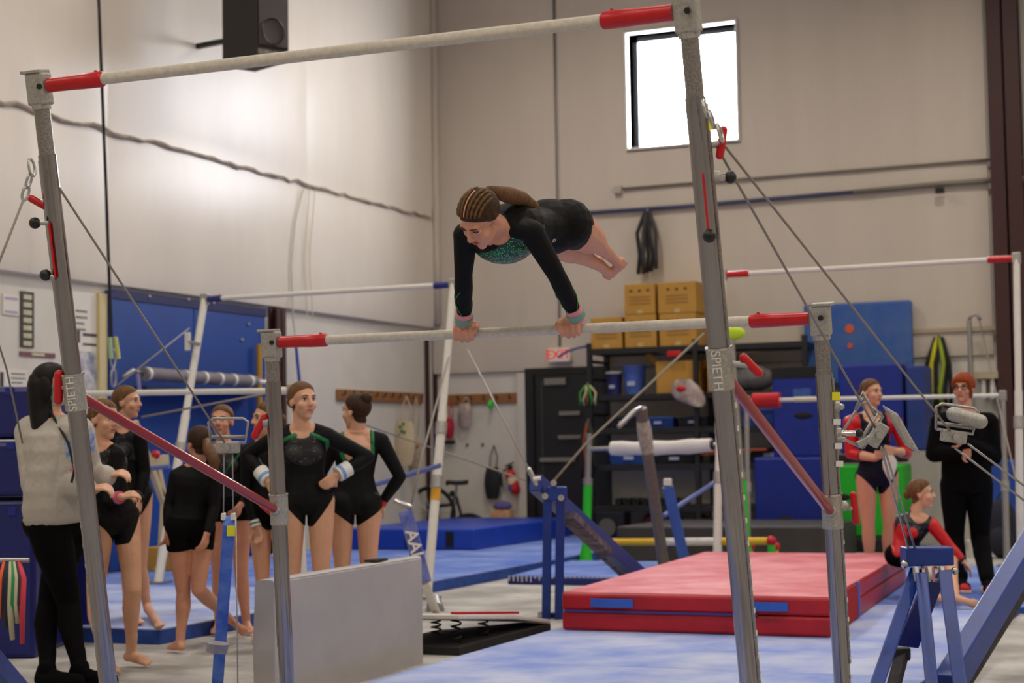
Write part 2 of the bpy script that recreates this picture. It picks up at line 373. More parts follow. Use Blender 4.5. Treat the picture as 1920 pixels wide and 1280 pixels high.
# small dark-edged mat with a frayed white rim
c0, c1 = gz(952, 1095), gz(1165, 1099); t_ = thing('folding_mat', 'low navy edged mat with frayed white rim before the blue anchor frame', 'floor mat', c0)
put('mat_body', B().prism([(c0[0], c0[1]), (c1[0], c1[1]), (c1[0]-.1, 16.3), (c0[0]-.2, 16.3)], 0, .065), NAVYV, t_, bevel=.01)
put('mat_top', B().prism([(c0[0]+.02, c0[1]+.02), (c1[0]-.02, c1[1]+.02), (c1[0]-.12, 16.28), (c0[0]-.18, 16.28)], .065, .075), CARPET, t_)
fb = B(); random.seed(5)
for k in range(26):
    x = c0[0]+(c1[0]-c0[0])*(k+.3)/26; y = c0[1]-.006; h = random.uniform(.015, .05); fb.bb((x, y-.006, .07-h), (x+.012, y, .078))
put('frayed_rim', fb, mat('fray', (190, 185, 190), .9), t_)['kind'] = 'stuff'

# ------------------------------------------------------------------ red crash mat
fl, frr, br = gz(1054, 1196), gz(1558, 1212), gz(1700, 1104)
bl = fl+(br-frr); H_ = .235
RM_SIDE = mat('red_vinyl', (182, 16, 34), .42, var=.25, vs=5, bump=.15, bs=8)
RM_TOP = mat('chalky_red_vinyl', (222, 132, 138), .6, var=.4, vs=2.6, rgb2=(200, 70, 82))
rm = thing('crash_mat', 'thick red crash mat with blue carry handles lying on blue carpet', 'crash mat', (fl+br)/2*V3(1, 1, 0)+V3(0, 0, .05))
poly = [fl, frr, br, bl]; Z0 = .052
put('mat_lower_half', B().prism(poly, Z0, Z0+.12), RM_SIDE, rm, bevel=.018)
put('mat_upper_half', B().prism(poly, Z0+.122, Z0+H_-.004), RM_SIDE, rm, bevel=.018)
cen = sum(poly)/4
put('mat_top', B().prism([p+(cen-p)*.012 for p in poly], Z0+H_-.006, Z0+H_+.001), RM_TOP, rm)
ed = nrm(frr-fl)
fn = V3(ed[1], -ed[0], 0)
put('seam_piping', B().bar(fl+ed*.02+fn*.004+V3(0, 0, Z0+.121), fl+ed*1.27+fn*.004+V3(0, 0, Z0+.121), .012, .014), mat('blue_piping', (60, 50, 120), .6), rm)
HB = mat('blue_webbing', (40, 92, 190), .6)
for a_, b_ in ((.2, .48), (1.2, 1.46)):
    pts = []
    for k in range(9):
        s_ = a_+(b_-a_)*k/8; pts.append(fl+ed*s_+fn*(.008+.02*math.sin(math.pi*k/8))+V3(0, 0, Z0+.175))
    rg = [[p+V3(0, 0, .026)-fn*.003, p+V3(0, 0, .026)+fn*.003, p-V3(0, 0, .026)+fn*.003, p-V3(0, 0, .026)-fn*.003] for p in pts]
    put('carry_handle', B().loft(rg), HB, rm)
sd = nrm(br-frr); sn = V3(sd[1], -sd[0], 0)
put('side_strap', B().bar(frr+sd*1.22+sn*.004+V3(0, 0, Z0+.01), frr+sd*1.22+sn*.004+V3(0, 0, Z0+H_), .012, .09, sd), HB, rm)
put('textured_patch', B().box(frr+sd*.64+sn*.003+V3(0, 0, Z0+H_/2), (1.1, .008, H_*.9), (sd, sn, V3(0, 0, 1))), mat('red_hook_pile', (205, 14, 26), .9, var=.5, vs=160, bump=.6, bs=260), rm)

# ------------------------------------------------------------------ grey vinyl block standing on edge
GV = mat('grey_vinyl', (176, 170, 166), .55, var=.08, vs=3, bump=.35, bs=4)
p0, p1 = gz(516, 1328), gz(793, 1243)
gb = thing('mat_block', 'pale grey vinyl panel mat standing on its long edge', 'mat', (p0+p1)/2)
d2 = nrm(p1-p0); n2 = V3(d2[1], -d2[0], 0)   # n2 faces the camera side
if n2[0] < 0: n2 = -n2
L_ = np.linalg.norm(p1-p0); hh = .595
rg = []
for k in range(13):
    y = L_*k/12; rg.append([p0+d2*y+V3(0, 0, 0), p0+d2*y-n2*.11, p0+d2*y-n2*(.115+.004*math.sin(k))+V3(0, 0, hh*.5), p0+d2*y-n2*.1+V3(0, 0, hh-.012), p0+d2*y-n2*.085+V3(0, 0, hh), p0+d2*y-n2*.02+V3(0, 0, hh+.004*math.sin(k*1.7)), p0+d2*y+V3(0, 0, hh-.014), p0+d2*y+n2*(.006*math.sin(k*1.3))+V3(0, 0, hh*.55)])
put('vinyl_cover', B().loft(rg), GV, gb, smooth='a')
put('top_seam', B().tube([p0-n2*.01+V3(0, 0, hh-.004), p1-n2*.01+V3(0, 0, hh-.004)], .006, 6), mat('pale_piping', (206, 202, 198), .5), gb)
put('zip_flap', B().box(p1-d2*.5-n2*.05+V3(0, 0, hh+.012), (.16, .07, .012), (d2, n2, V3(0, 0, 1))), BLACKM, gb, bevel=.003)

# ------------------------------------------------------------------ front uneven bars
UB = thing('uneven_bars', 'nearest chrome uneven bars with red sleeves which the gymnast supports herself on', 'uneven bars', (-2.68, 5.9, .05))
HLt, HRt = V3(-3.90, 5.005, 2.505), V3(-1.50, 5.005, 2.505)
LLt, LRt = V3(-3.86, 6.533, 1.667), V3(-1.46, 6.533, 1.667)
HLb, HRb = V3(-3.90, 5.465, .05), V3(-1.50, 5.625, .05)
LLb, LRb = V3(-3.86, 6.653, .05), V3(-1.46, 6.773, .05)
def proj(q):
    d = np.array(q)-CO; z = d @ fw; return V3(960+F*(d @ cr)/z, 640-F*(d @ cu)/z, z)
def on_line(T, Bt, py):
    lo, hi = 0.0, 1.0
    for _ in range(40):
        m_ = (lo+hi)/2
        if proj(T+(Bt-T)*m_)[1] < py: lo = m_
        else: hi = m_
    return T+(Bt-T)*lo
GRAIN = mat('knurled_steel', (168, 162, 158), .38, .85, var=.45, vs=170)
POLI = mat('mirror_steel', (158, 154, 158), .14, 1.0, var=.2, vs=8, stretch=(1, 1, .2))
def bar_rail(name, a, b, r, parent, endm, el, mid=BARW, inset=.055):
    d = nrm(b-a); a2 = a+d*inset; b2 = b-d*inset
    o = put(name, B().cyl(a2+d*.02, b2-d*.02, r, seg=20), mid, parent, smooth='a')
    for p, q_ in ((a2, a2+d*el), (b2, b2-d*el)):
        dd = nrm(q_-p)
        put('end_sleeve', B().tube([p-dd*.01, p+dd*.02, p+dd*el*.45, p+dd*el*.6, p+dd*el*.97, p+dd*el], [r*1.25, r*1.25, r*1.28, r*1.36, r*1.36, r*1.1], 18), endm, o, smooth='a')
        put('sleeve_screw', B().cyl(p+dd*el*.85+V3(0, 0, r*1.2), p+dd*el*.85+V3(0, 0, r*1.6), .006), RED, o)
    return o
bar_rail('high_bar', HLt, HRt, .0205, UB, RED, .22)
bar_rail('low_bar', LLt, LRt, .0205, UB, RED, .22)
def post(T, Bt, y_outer, y_collar, sgn, lettering=True):
    td = 1 if sgn > 0 else -1
    d = nrm(Bt-T); X = V3(sgn, 0, 0)
    a = on_line(T, Bt, y_outer); c = on_line(T, Bt, y_collar)
    o = put('post', B().cyl(a, Bt, .0325, seg=24), POLI, UB, smooth='a')
    put('inner_tube', B().cyl(T-d*-.07, a+d*.1, .0285, seg=20), GRAIN, o, smooth='a')
    # cast head that clamps the bar
    hd = B().box(T+d*.01, (.075, .062, .115), (V3(1, 0, 0), np.cross(d, V3(1, 0, 0)), d))
    put('bar_clamp', hd, CASTM, o, bevel=.008)
    put('clamp_lip', B().box(T-d*.052+X*.012, (.08, .07, .012), (V3(1, 0, 0), np.cross(d, V3(1, 0, 0)), d)), CASTM, o, bevel=.003)
    put('head_collar', B().cyl(T+d*.065, T+d*.082, .034, seg=20), CASTM, o, smooth='a')
    fr_ = nrm(CO-T); put('clamp_bolt', B().cyl(T+fr_*.03, T+fr_*.045, .011, seg=6), BLACK, o)
    put('collar', B().cyl(c-d*.065, c+d*.065, .040, seg=24), CASTM, o, smooth='a')
    put('collar_rim', B().cyl(c-d*.069, c-d*.062, .043, seg=24), CHROME, o, smooth='a')
    # ribbed track with pin holes on the outer side
    xx = nrm(np.cross(d, np.cross(X, d)))
    put('pin_track', B().bar(a+d*.02+xx*.031, Bt-d*.3+xx*.031, .016, .012, xx), GRAIN, o)
    hb = B()
    n_ = 14
    for k in range(n_):
        q_ = c+d*(.12+k*.075)+xx*.038; hb.box(q_, (.004, .011, .016), (xx, np.cross(d, xx), d))
    put('height_marks', hb, WHITEP, o)['kind'] = 'stuff'
    if lettering:
        vw = nrm((CO-c)*V3(1, 1, 0)); vw = nrm(vw-d*(vw @ d)); left = np.cross(vw, -d)
        text('collar_lettering', 'SPIETH', .042, WHITEP, o, c+vw*.0412+left*.012, d*td, np.cross(vw, d*td), .0012)
    put('foot_plate', B().box(Bt+V3(0, 0, .012), (.16, .22, .024)), STEEL, o, bevel=.004)
    return o, c, d
pHL = post(HLt, HLb, 290, 735, -1); pHR = post(HRt, HRb, 183, 690, 1)
pLL = post(LLt, LLb, 715, 955, -1, False); pLR = post(LRt, LRb, 700, 958, 1, False)
# red spreader struts between high and low posts
for (o, c, d), (o2, c2, d2_) in ((pHL, pLL), (pHR, pLR)):
    put('spread_strut', B().rod(c+V3(0, .05, -.02), c2-V3(0, .03, 0), .019, seg=16), REDP, UB, smooth=True)
    put('strut_joint', B().ball(c2-V3(0, .03, 0), .026), CASTM, UB, smooth=True)
# base rails tying the feet together
for a, b in ((HLb, LLb), (HRb, LRb)): put('base_rail', B().bar(a+V3(0, 0, .03), b+V3(0, 0, .03), .07, .05), BLUEP, UB, bevel=.006)
# red crank levers with black knobs on the high posts
def crank(T, Bt, y0, y1, side, kn):
    a, b = on_line(T, Bt, y0), on_line(T, Bt, y1); off = V3(*(cr*side))*.022 + nrm(CO-a)*.036
    o = put('crank_lever', B().bar(a+off, b+off, .008, .034, nrm(CO-a)), RED, UB, bevel=.003)
    for p, s_ in kn:
        q_ = a+off if p == 0 else b+off
        put('knob', B().ball(q_+V3(*s_), .021), BLACK, o, smooth=True)
        put('knob_stem', B().cyl(q_, q_+V3(*s_), .008), STEEL, o)
crank(HLt, HLb, 418, 520, -1, [(0, tuple(-cr*.05)), (1, tuple(-cr*.035+cu*.01))])
crank(HRt, HRb, 324, 440, .1, [(1, tuple(-fw*.02-cu*.004))])
# side knobs on the right high post
def side_knob(T, Bt, y, side, ln, m, r, parent=UB):
    p = on_line(T, Bt, y); q_ = p+cr*side*ln
    o = put('locking_pin', B().cyl(p, q_, .011), CHROME, parent, smooth='a'); put('pin_boss', B().cyl(p+cr*side*.03, p+cr*side*.052, .02), CASTM, o, smooth='a')
    put('knob', B().ball(q_, r), m, o, smooth=True)
side_knob(HRt, HRb, 332, 1, .085, BLACK, .02)
def red_grip(p, q_, r=.016, base=None):
    o = put('lever_grip', B().rod(p, q_, r), RED, UB, smooth=True)
    if base is not None: put('grip_stem', B().cyl(base, (np.array(p)+np.array(q_))/2, .010), STEEL, o)
def pp(T, Bt, y, dx, dy=0):    # point beside a post, offset in metres in the picture plane
    return on_line(T, Bt, y)+cr*dx+cu*dy
red_grip(pp(HRt, HRb, 262, .075, .03), pp(HRt, HRb, 285, .06, -.01), .013, on_line(HRt, HRb, 278))
red_grip(pp(HRt, HRb, 676, .075, .01), pp(HRt, HRb, 692, .12, -.012), .014, on_line(HRt, HRb, 680))
red_grip(pp(HLt, HLb, 372, -.075, .0), pp(HLt, HLb, 386, -.03, .0), .014, on_line(HLt, HLb, 378))
red_grip(pp(HLt, HLb, 702, -.05, .0), pp(HLt, HLb, 750, -.063, .0), .017, on_line(HLt, HLb, 727))
red_grip(pp(LLt, LLb, 787, -.045, .01), pp(LLt, LLb, 808, -.09, -.02), .017, on_line(LLt, LLb, 792))
red_grip(pp(LRt, LRb, 928, .085, .0), pp(LRt, LRb, 978, .09, .0), .014, on_line(LRt, LRb, 948))
red_grip(pp(LLt, LLb, 950, -.075, .01), pp(LLt, LLb, 962, -.03, .0), .014, on_line(LLt, LLb, 956))
for y in (762, 822): side_knob(LRt, LRb, y, 1, .06, CHROME, .012)
side_knob(LRt, LRb, 948, 1, .05, CASTM, .02); side_knob(LRt, LRb, 812, 1, .12, BLACK, .018)
side_knob(LLt, LLb, 792, -1, .045, CASTM, .018)
q_ = pp(LRt, LRb, 742, .036)-fw*.03; put('warning_sticker', B().box(q_, (.03, .004, .03), (cr, fw, cu)), mat('yellow_sticker', (232, 226, 30), .5), UB)
for y in (790, 835, 868): put('small_label', B().box(pp(LRt, LRb, y, .034)-fw*.03, (.028, .004, .022), (cr, fw, cu)), mat('label_white', (226, 222, 220), .5), UB)

# ------------------------------------------------------------------ cables of the front bars
def cable(name, label, pts, r=.0045, m=None, group=None):
    o = thing(name, label, 'cable', pts[-1], group); put('wire', B().tube(pts, r, 8), m or CABLE, o, smooth=True); return o
def shackle(p, q_, parent):
    p = np.array(p); q_ = np.array(q_); d = nrm(q_-p); x, y, _ = frame(d); L = np.linalg.norm(q_-p)
    rr = [p+d*L*(.5-.5*math.cos(a))+x*.016*math.sin(a) for a in np.linspace(0, 2*math.pi, 16)[:-1]]
    put('shackle', B().tube(rr, .005, 6, closed=True), CHROME, parent, smooth=True)
rfT = dp(1737, 1040, 8.05)           # pulley head of the right anchor frame
A_ = pp(HRt, HRb, 272, .05); lev1 = dp(1640, 800, 7.0)
c1_ = cable('tension_cable', 'steel cable from the right high post down to the lever over the blue anchor frame', [A_, A_+(lev1-A_)*.5, lev1])
for k, (x, y) in enumerate(((1318, 205), (1330, 225), (1345, 250))): shackle(dp(x, y-18, 5.2), dp(x+10, y+16, 5.2), c1_)
put('tag_sticker', B().box(pp(HRt, HRb, 237, .04)-fw*.03, (.02, .004, .03), (cr, fw, cu)), MATS['yellow_sticker'], c1_)
B_ = pp(HRt, HRb, 276, .08); lev2 = dp(1785, 812, 7.4)
c2_ = cable('tension_cable', 'steel cable from the right high post to the lever before the red haired adult', [B_, lev2])
A3 = pp(HLt, HLb, 352, .03); lev3 = dp(425, 835, 7.6)
c3_ = cable('tension_cable', 'steel cable from the left high post to the lever above the blue anchor leg', [A3, lev3])
A4 = pp(HLt, HLb, 330, -.03); e4 = dp(-60, 640, 6.0)
c4_ = cable('tension_cable', 'steel cable with steel hooks leaving the left high post outward', [dp(45, 372, 6.05), e4])
for (x0, y0, x1, y1) in ((57, 298, 62, 330), (58, 326, 50, 352), (52, 348, 44, 376)): shackle(dp(x0, y0, 6.1), dp(x1, y1, 6.1), c4_)
cable('tension_cable', 'steel cable slanting down in front of the navy stacked mats', [dp(-20, 590, 7.2), dp(12, 690, 7.6), dp(42, 830, 8.0)])
def lever_unit(p, tilt, label, s=1.0, pad=False):
    o = thing('tension_lever', label, 'tension lever', p)
    ct, st = math.cos(tilt), math.sin(tilt); x = cr*ct+cu*st; y = cu*ct-cr*st; z = -fw
    P = lambda a, b, c=0: p+(x*a+y*b+z*c)*s
    put('lever_body', B().box(P(0, 0), (.1*s, .05*s, .05*s), (x, y, z)), CASTM, o, bevel=.006)
    hw = .075
    put('lever_handle', B().tube([P(-hw, .02), P(-hw-.012, .11), P(-hw+.01, .125), P(hw-.01, .125), P(hw+.012, .11), P(hw, .02), P(-hw, .02)], .006*s, 8), STEEL, o, smooth=True)
    put('crossbar', B().cyl(P(-hw, .045), P(hw, .045), .008*s), CASTM, o, smooth=True)
    put('pivot_bolt', B().cyl(P(0, 0, -.04), P(0, 0, .045), .014*s), CHROME, o, smooth='a')
    if pad: put('grip_roll', B().rod(P(-.02, .09, .03), P(.09, .075, .03), .03*s), CASTM, o, smooth=True)
    return o
lever_unit(dp(428, 838, 7.6), 0, 'wire tension lever hanging above the blue anchor leg')
lu = lever_unit(dp(1645, 815, 7.0), math.radians(58), 'tension lever with wide grey paddle above the blue anchor frame', 1.0)
put('paddle', B().box(dp(1690, 805, 7.0), (.075, .02, .19), (cr*.87-cu*.5, fw, cu*.87+cr*-.5)), CASTM, lu, bevel=.01)
put('lever_arm', B().bar(dp(1608, 835, 7.0), dp(1650, 812, 7.0), .03, .03), CASTM, lu, bevel=.006)
put('open_bracket', B().tube([dp(1604, 768, 7.0), dp(1617, 735, 7.0), dp(1642, 780, 7.0)], .008, 8), STEEL, lu, smooth=True)
lever_unit(dp(1788, 818, 7.4), math.radians(-8), 'tension lever with rounded grip before the red haired adult', 1.05, True)
for k, (x, y) in enumerate(((1704, 1032), (1716, 1030))):
    cable('tension_cable', ['left', 'right'][k]+' of two steel cables running from paddle lever into the blue pulley head', [dp(1652+6*k, 838, 7.0), dp(x, y, 8.0)], .005, STEEL)
for k in range(2):
    cable('tension_cable', ['upper', 'lower'][k]+' of two steel cables below the rounded grip lever', [dp(1815-24*k, 832+8*k, 7.4), dp(1940, 925+28*k, 7.8)], .005, STEEL)
bl_top = dp(428, 965, 7.75)
for k in (-1, 1): cable('tension_cable', ['thin cable from lever to left hook of blue anchor leg', 'thin cable from lever to right hook of blue anchor leg'][k > 0], [dp(428+k*8, 850, 7.6), dp(428+k*9, 968, 7.75)], .003, STEEL)
cable('tension_cable', 'thin vertical wire beside the blue anchor leg', [dp(442, 970, 7.7), dp(446, 1290, 7.5)], .003, STEEL)

# ------------------------------------------------------------------ blue anchor legs and frames
CHBLUE = mat('chalked_blue_paint', (34, 84, 200), .5, var=.3, vs=10, rgb2=(90, 130, 215))
def leg_box(b, p, q_, w_, h_): return b.bar(p, q_, w_, h_, nrm(CO-(np.array(p)+np.array(q_))/2))
al = thing('cable_stanchion', 'bright blue anchor leg with yellow sticker in front of the walking girls', 'cable stanchion', gz(405, 1318))
put('leg', leg_box(B(), dp(430, 975, 7.75), gz(405, 1318), .055, .07), CHBLUE, al, bevel=.005)
for k in (-1, 1): put('cable_hook', B().box(dp(428+k*9, 968, 7.74), (.016, .05, .03), (cr, fw, cu)), WHITEP, al, bevel=.003)
put('sticker', B().box(dp(433, 995, 7.69), (.036, .004, .045), (cr, fw, cu)), MATS['yellow_sticker'], al)
put('tape_wrap', B().cyl(dp(408, 1205, 7.62), dp(406, 1222, 7.62), .05, .046), mat('grey_tape', (150, 148, 160), .8, var=.3, vs=20), al, smooth='a')
# centre frame: two legs, long chalky beam to the floor
f0 = gz(1028, 1162); f1 = gz(1050, 1162)
cf = thing('cable_stand', 'blue steel anchor frame with chalk crusted sloping beam left of red crash mat', 'cable stand', (f0+f1)/2)
tp = dp(1062, 925, 12.05)
put('leg', leg_box(B(), dp(1027, 930, 12.0), gz(1024, 1160), .062, .06), BLUEP, cf, bevel=.006)
put('leg', leg_box(B(), dp(1051, 930, 12.0), gz(1048, 1160), .062, .06), BLUEP, cf, bevel=.006)
for x in (1023, 1046): put('leg_foot', B().box(gz(x, 1158)+V3(0, 0, .02), (.09, .08, .04)), CHROME, cf, bevel=.004)
put('beam', B().bar(dp(1004, 905, 12.0), gz(1218, 1106)+V3(0, 0, .05), .09, .12), BLUEP, cf, bevel=.008)
put('beam_channel', B().bar(dp(1062, 965, 12.1), gz(1190, 1102)+V3(0, 0, .06), .12, .05), mat('chalk_crust', (120, 116, 128), .9, var=.8, vs=9, rgb2=(40, 44, 70)), cf)
put('pulley_head', B().box(dp(1044, 925, 12.0), (.14, .08, .1), (cr, nrm(fw*V3(1, 1, 0)), V3(0, 0, 1))), BLUEP, cf, bevel=.012)
for x, y in ((1022, 930), (1052, 933), (1038, 905)): put('bolt', B().cyl(dp(x, y, 11.92), dp(x, y, 12.0), .022, seg=10), CHROME, cf)
put('cable_fork', B().rod(dp(992, 880, 12.0), dp(1006, 908, 12.0), .018), CHROME, cf, smooth=True)
put('pin', B().cyl(dp(1000, 898, 11.95), dp(1014, 896, 11.95), .014), WHITEP, cf)
# right frame: pulley head on three legs
rf = thing('cable_stand', 'blue three legged anchor frame with pulley head beside red crash mat', 'cable stand', gz(1740, 1310)*V3(1, 1, 0)+V3(0, 0, .05))
put('leg', leg_box(B(), dp(1716, 1075, 8.05), gz(1628, 1330, .05), .06, .07), BLUEP, rf, bevel=.006)
put('leg', leg_box(B(), dp(1728, 1080, 7.95), gz(1752, 1335, .05), .055, .06), BLUEP, rf, bevel=.006)
put('leg', leg_box(B(), dp(1772, 1075, 7.95), gz(1806, 1330, .05), .06, .06), BLUEP, rf, bevel=.006)
put('rear_plate', B().extr([dp(1735, 1085, 8.25), dp(1772, 1085, 8.25), dp(1722, 1215, 8.3), dp(1682, 1210, 8.3)], fw*.03), NAVYV, rf)
hx_ = dp(1738, 1054, 8.05)
put('pulley_head', B().box(hx_+V3(0, 0, .03), (.22, .14, .085), (nrm(cr*V3(1, 1, 0)), nrm(fw*V3(1, 1, 0)), V3(0, 0, 1))), BLUEP, rf, bevel=.008)
for k in range(5): put('pulley', B().cyl(dp(1714+k*12, 1076, 7.98), dp(1720+k*12, 1076, 7.98), .036, seg=20), CHROME if k % 2 else WHITEP, rf, smooth='a')
for x in (1696, 1790): put('axle_bolt', B().ball(dp(x, 1058 if x < 1700 else 1070, 7.98), .018), CHROME, rf, smooth=True)
put('pedal_bracket', B().box(dp(1684, 1225, 8.0), (.11, .05, .06), (cr, fw, cu)), BLACK, rf, bevel=.01)
put('pedal_stem', B().bar(dp(1690, 1230, 8.0), gz(1672, 1300, .06), .05, .05), mat('dark_crust', (60, 56, 58), .8, var=.6, vs=20), rf)
sb_ = thing('anchor_beam', 'long blue steel beam sloping down to the floor at the right carpet edge', 'anchor beam', gz(1745, 1330)*V3(1, 1, 0))
put('beam', B().bar(gz(1772, 1292, .06), dp(1975, 955, 9.6), .10, .14), BLUEP, sb_, bevel=.008)
put('beam_channel', B().bar(gz(1800, 1288, .03), dp(1990, 985, 9.65), .06, .06), mat('dark_crust', (60, 56, 58), .8), sb_)
put('beam_foot', B().bar(dp(1975, 955, 9.6), gz(1990, 1230), .09, .09), BLUEP, sb_, bevel=.006)
# navy beam bottom left corner
lb_ = thing('anchor_beam', 'dark blue steel beam near the hanging coloured bands', 'anchor beam', gz(20, 1350))
put('beam', B().bar(dp(-40, 1215, 7.6), gz(60, 1330), .09, .1), BLUEP, lb_, bevel=.008)
put('beam_foot', B().box(gz(60, 1330)+V3(0, 0, .02), (.16, .14, .04)), STEEL, lb_, bevel=.004)
# ================================================================== FAR EQUIPMENT
DGREY = mat('dark_grey_post', (120, 110, 104), .5, .4, var=.2, vs=20)
NAVYP = mat('navy_sleeve', (24, 36, 110), .45)
def far_post(parent, T, Bt, r, m, head=True, collar_t=(.55,), sticker=None):
    T = np.array(T, float); Bt = np.array(Bt, float); d = nrm(Bt-T); L = np.linalg.norm(Bt-T)
    o = put('post', B().cyl(T+d*L*.42, Bt, r, seg=16), m, parent, smooth='a')
    put('inner_tube', B().cyl(T, T+d*L*.45, r*.84, seg=14), m, o, smooth='a')
    if head: put('bar_clamp', B().box(T, (.07, .06, .1)), CASTM, o, bevel=.008)
    for t_ in collar_t: put('collar', B().cyl(T+d*L*t_, T+d*(L*t_+.1), r*1.3, seg=16), CASTM, o, smooth='a')
    if sticker is not None: put('sticker', B().cyl(T+d*L*sticker, T+d*(L*sticker+.1), r*1.06, seg=16), mat('orange_sticker', (220, 160, 40), .5), o, smooth='a')
    put('foot_plate', B().box(Bt+V3(0, 0, .01), (.18, .18, .02)), STEEL, o)
    return o
# far left set
fs = thing('uneven_bars', 'distant white uneven bars with navy sleeves before the blue wall padding', 'uneven bars', (-7.3, 12.6, .06))
a, b = gy(384, 561, 13.3), gy(850, 533, 13.3)
bar_rail('high_bar', a, b, .022, fs, NAVYP, .16, WHITEP, .02)
far_post(fs, a, V3(a[0], 12.55, .1), .038, WHITEP, True, (.52,))
far_post(fs, b, V3(b[0], 12.7, 0), .038, WHITEP, True, (.45, .62), .66)
la, lb = gy(118, 738, 11.3), gy(548, 732, 11.3)
bar_rail('low_bar', la, lb, .022, fs, WHITEP, .1, WHITEP, .02)
for p in (la, lb): far_post(fs, p, V3(p[0], 11.45, .1 if p is la else 0), .036, WHITEP, True, (.5,))
# little adjustment lever on the left post
p = gy(352, 640, 13.1); put('height_lever', B().box(p, (.05, .03, .16)), WHITEP, fs, bevel=.006); put('lever_stem', B().cyl(p, p+V3(.12, 0, -.03), .016), STEEL, fs)
put('cross_strut', B().cyl(gy(690, 912, 12.7), gy(826, 872, 12.7), .02), mat('blue_grey_strut', (96, 108, 168), .5), fs, smooth='a')
put('spread_strut', B().cyl(gy(258, 880, 12.6), gy(318, 874, 12.6), .02), MATS['blue_grey_strut'], fs, smooth='a')
# cables of the far left set
def fc(label, pts, r=.006): return cable('stay_cable', label, pts, r)
fc('grey stay cable crossing the blue wall padding towards the coach', [gy(355, 615, 13.0), gy(220, 722, 12.0)])
fc('grey stay cable below the white low bar with steel turnbuckle', [gy(520, 732, 11.3), gy(498, 738, 11.25), gy(265, 782, 10.8)], .008)
fc('stay cable from the far post across the corner to the bicycle', [gy(672, 792, 14), gy(985, 900, 13.0)], .007)
fc('stay cable running from beneath the gymnast hands to the centre cable stand', [gy(876, 655, 13.2), gy(993, 882, 11.6)], .007)
fc('slack pale cable beside the right white post', [gy(846, 655, 13.2), gy(790, 860, 12.4), gy(770, 950, 12.2)], .009)
# chalked sloping anchor leg with lettering
t_ = thing('cable_stanchion', 'leaning blue stanchion with white lettering behind the grey mat block', 'cable stanchion', gz(820, 1150))
a, b = dp(760, 958, 12.1), dp(796, 1092, 12.0)
put('leg', leg_box(B(), a, b, .1, .06), mat('purple_blue_paint', (72, 84, 170), .5, var=.4, vs=9, rgb2=(120, 128, 190)), t_, bevel=.006)
put('lower_tube', B().cyl(b, gz(818, 1148), .03), WHITEP, t_, smooth='a')
put('foot', B().cyl(gz(816, 1146)+V3(0, 0, .0), gz(814, 1140)+V3(0, 0, .06), .07, .05), STEEL, t_, smooth='a')
put('top_hook', B().rod(dp(742, 940, 12.1), dp(768, 950, 12.1), .02), CHROME, t_, smooth=True)
dd = nrm(b-a); vv = nrm(CO-(a+b)/2); vv = nrm(vv-dd*(vv @ dd))
text('lettering', 'AAI', .12, WHITEP, t_, (a+b)/2-dd*.02+vv*.054, dd, np.cross(vv, dd), .001, bold=.002)
# springboard half hidden by the grey block
a0, a1, a2 = gz(778, 1225), gz(985, 1190), gz(800, 1152)
sb = thing('springboard', 'black springboard with white deck and red edge strip behind grey block', 'springboard', a0)
X0, Y0 = -4.78, 9.25; X1, Y1 = -4.16, 10.45
deck = [(X0, Y0, .20), (X0+.55, Y0, .21), (X0+.55, Y1-.35, .13), (X1-.05, Y1+.2, .05), (X0+.35, Y1+.25, .05), (X0, Y1-.35, .13)]
put('deck', B().extr([V3(*p) for p in deck], (0, 0, .025)), mat('board_white', (214, 208, 200), .7, var=.1, vs=6), sb, bevel=.006)
put('base', B().extr([V3(p[0], p[1], .0) for p in deck], (0, 0, .05)), BLACKM, sb, bevel=.006)
put('edge_strip', B().bar(V3(X0+.5, Y0+.05, .24), V3(X0+.53, Y1-.3, .165), .05, .014), RED, sb)
for k in range(4):
    x, y = X0+.12+.32*(k % 2), Y0+.2+.4*(k//2); zt = .2-.035*(k//2)
    sp_ = [(x+.03*math.cos(t), y+.03*math.sin(t), .05+(zt-.05)*t/25) for t in np.linspace(0, 25, 50)]
    put('spring', B().tube(sp_, .006, 5), BLACK, sb)

# ---------------------------------------------------------------- far right set with red sleeves
rs = thing('uneven_bars', 'distant uneven bars with red sleeves above the standing girl', 'uneven bars', (-2.8, 14.0, .05))
a, b = gy(1356, 515, 15.2), gy(1906, 484, 15.2)
bar_rail('high_bar', a, b, .022, rs, RED, .22, WHITEP, .02)
far_post(rs, a, V3(a[0], 14.75, .05), .034, WHITEP, True, (.5, .66))
far_post(rs, b, V3(b[0], 14.75, .05), .034, WHITEP, True, (.5,))
a, b = gy(1400, 751, 17.2), gy(1880, 741, 17.2)
lo_ = put('low_bar', B().cyl(a, b, .02), WHITEP, rs, smooth='a')
put('red_pad', B().cyl(gy(1412, 751, 17.2), gy(1462, 750, 17.2), .075, seg=20), mat('red_foam', (190, 30, 40), .8), lo_, smooth='a')
put('rubber_band', B().cyl(gy(1490, 749, 17.2), gy(1530, 748, 17.2), .026), mat('cream_tape', (214, 206, 180), .8), lo_, smooth='a')
far_post(rs, a, V3(a[0], 17.1, .0), .032, STEEL, True, (.5,)); far_post(rs, b, V3(b[0], 17.1, .0), .032, STEEL, True, (.5,))
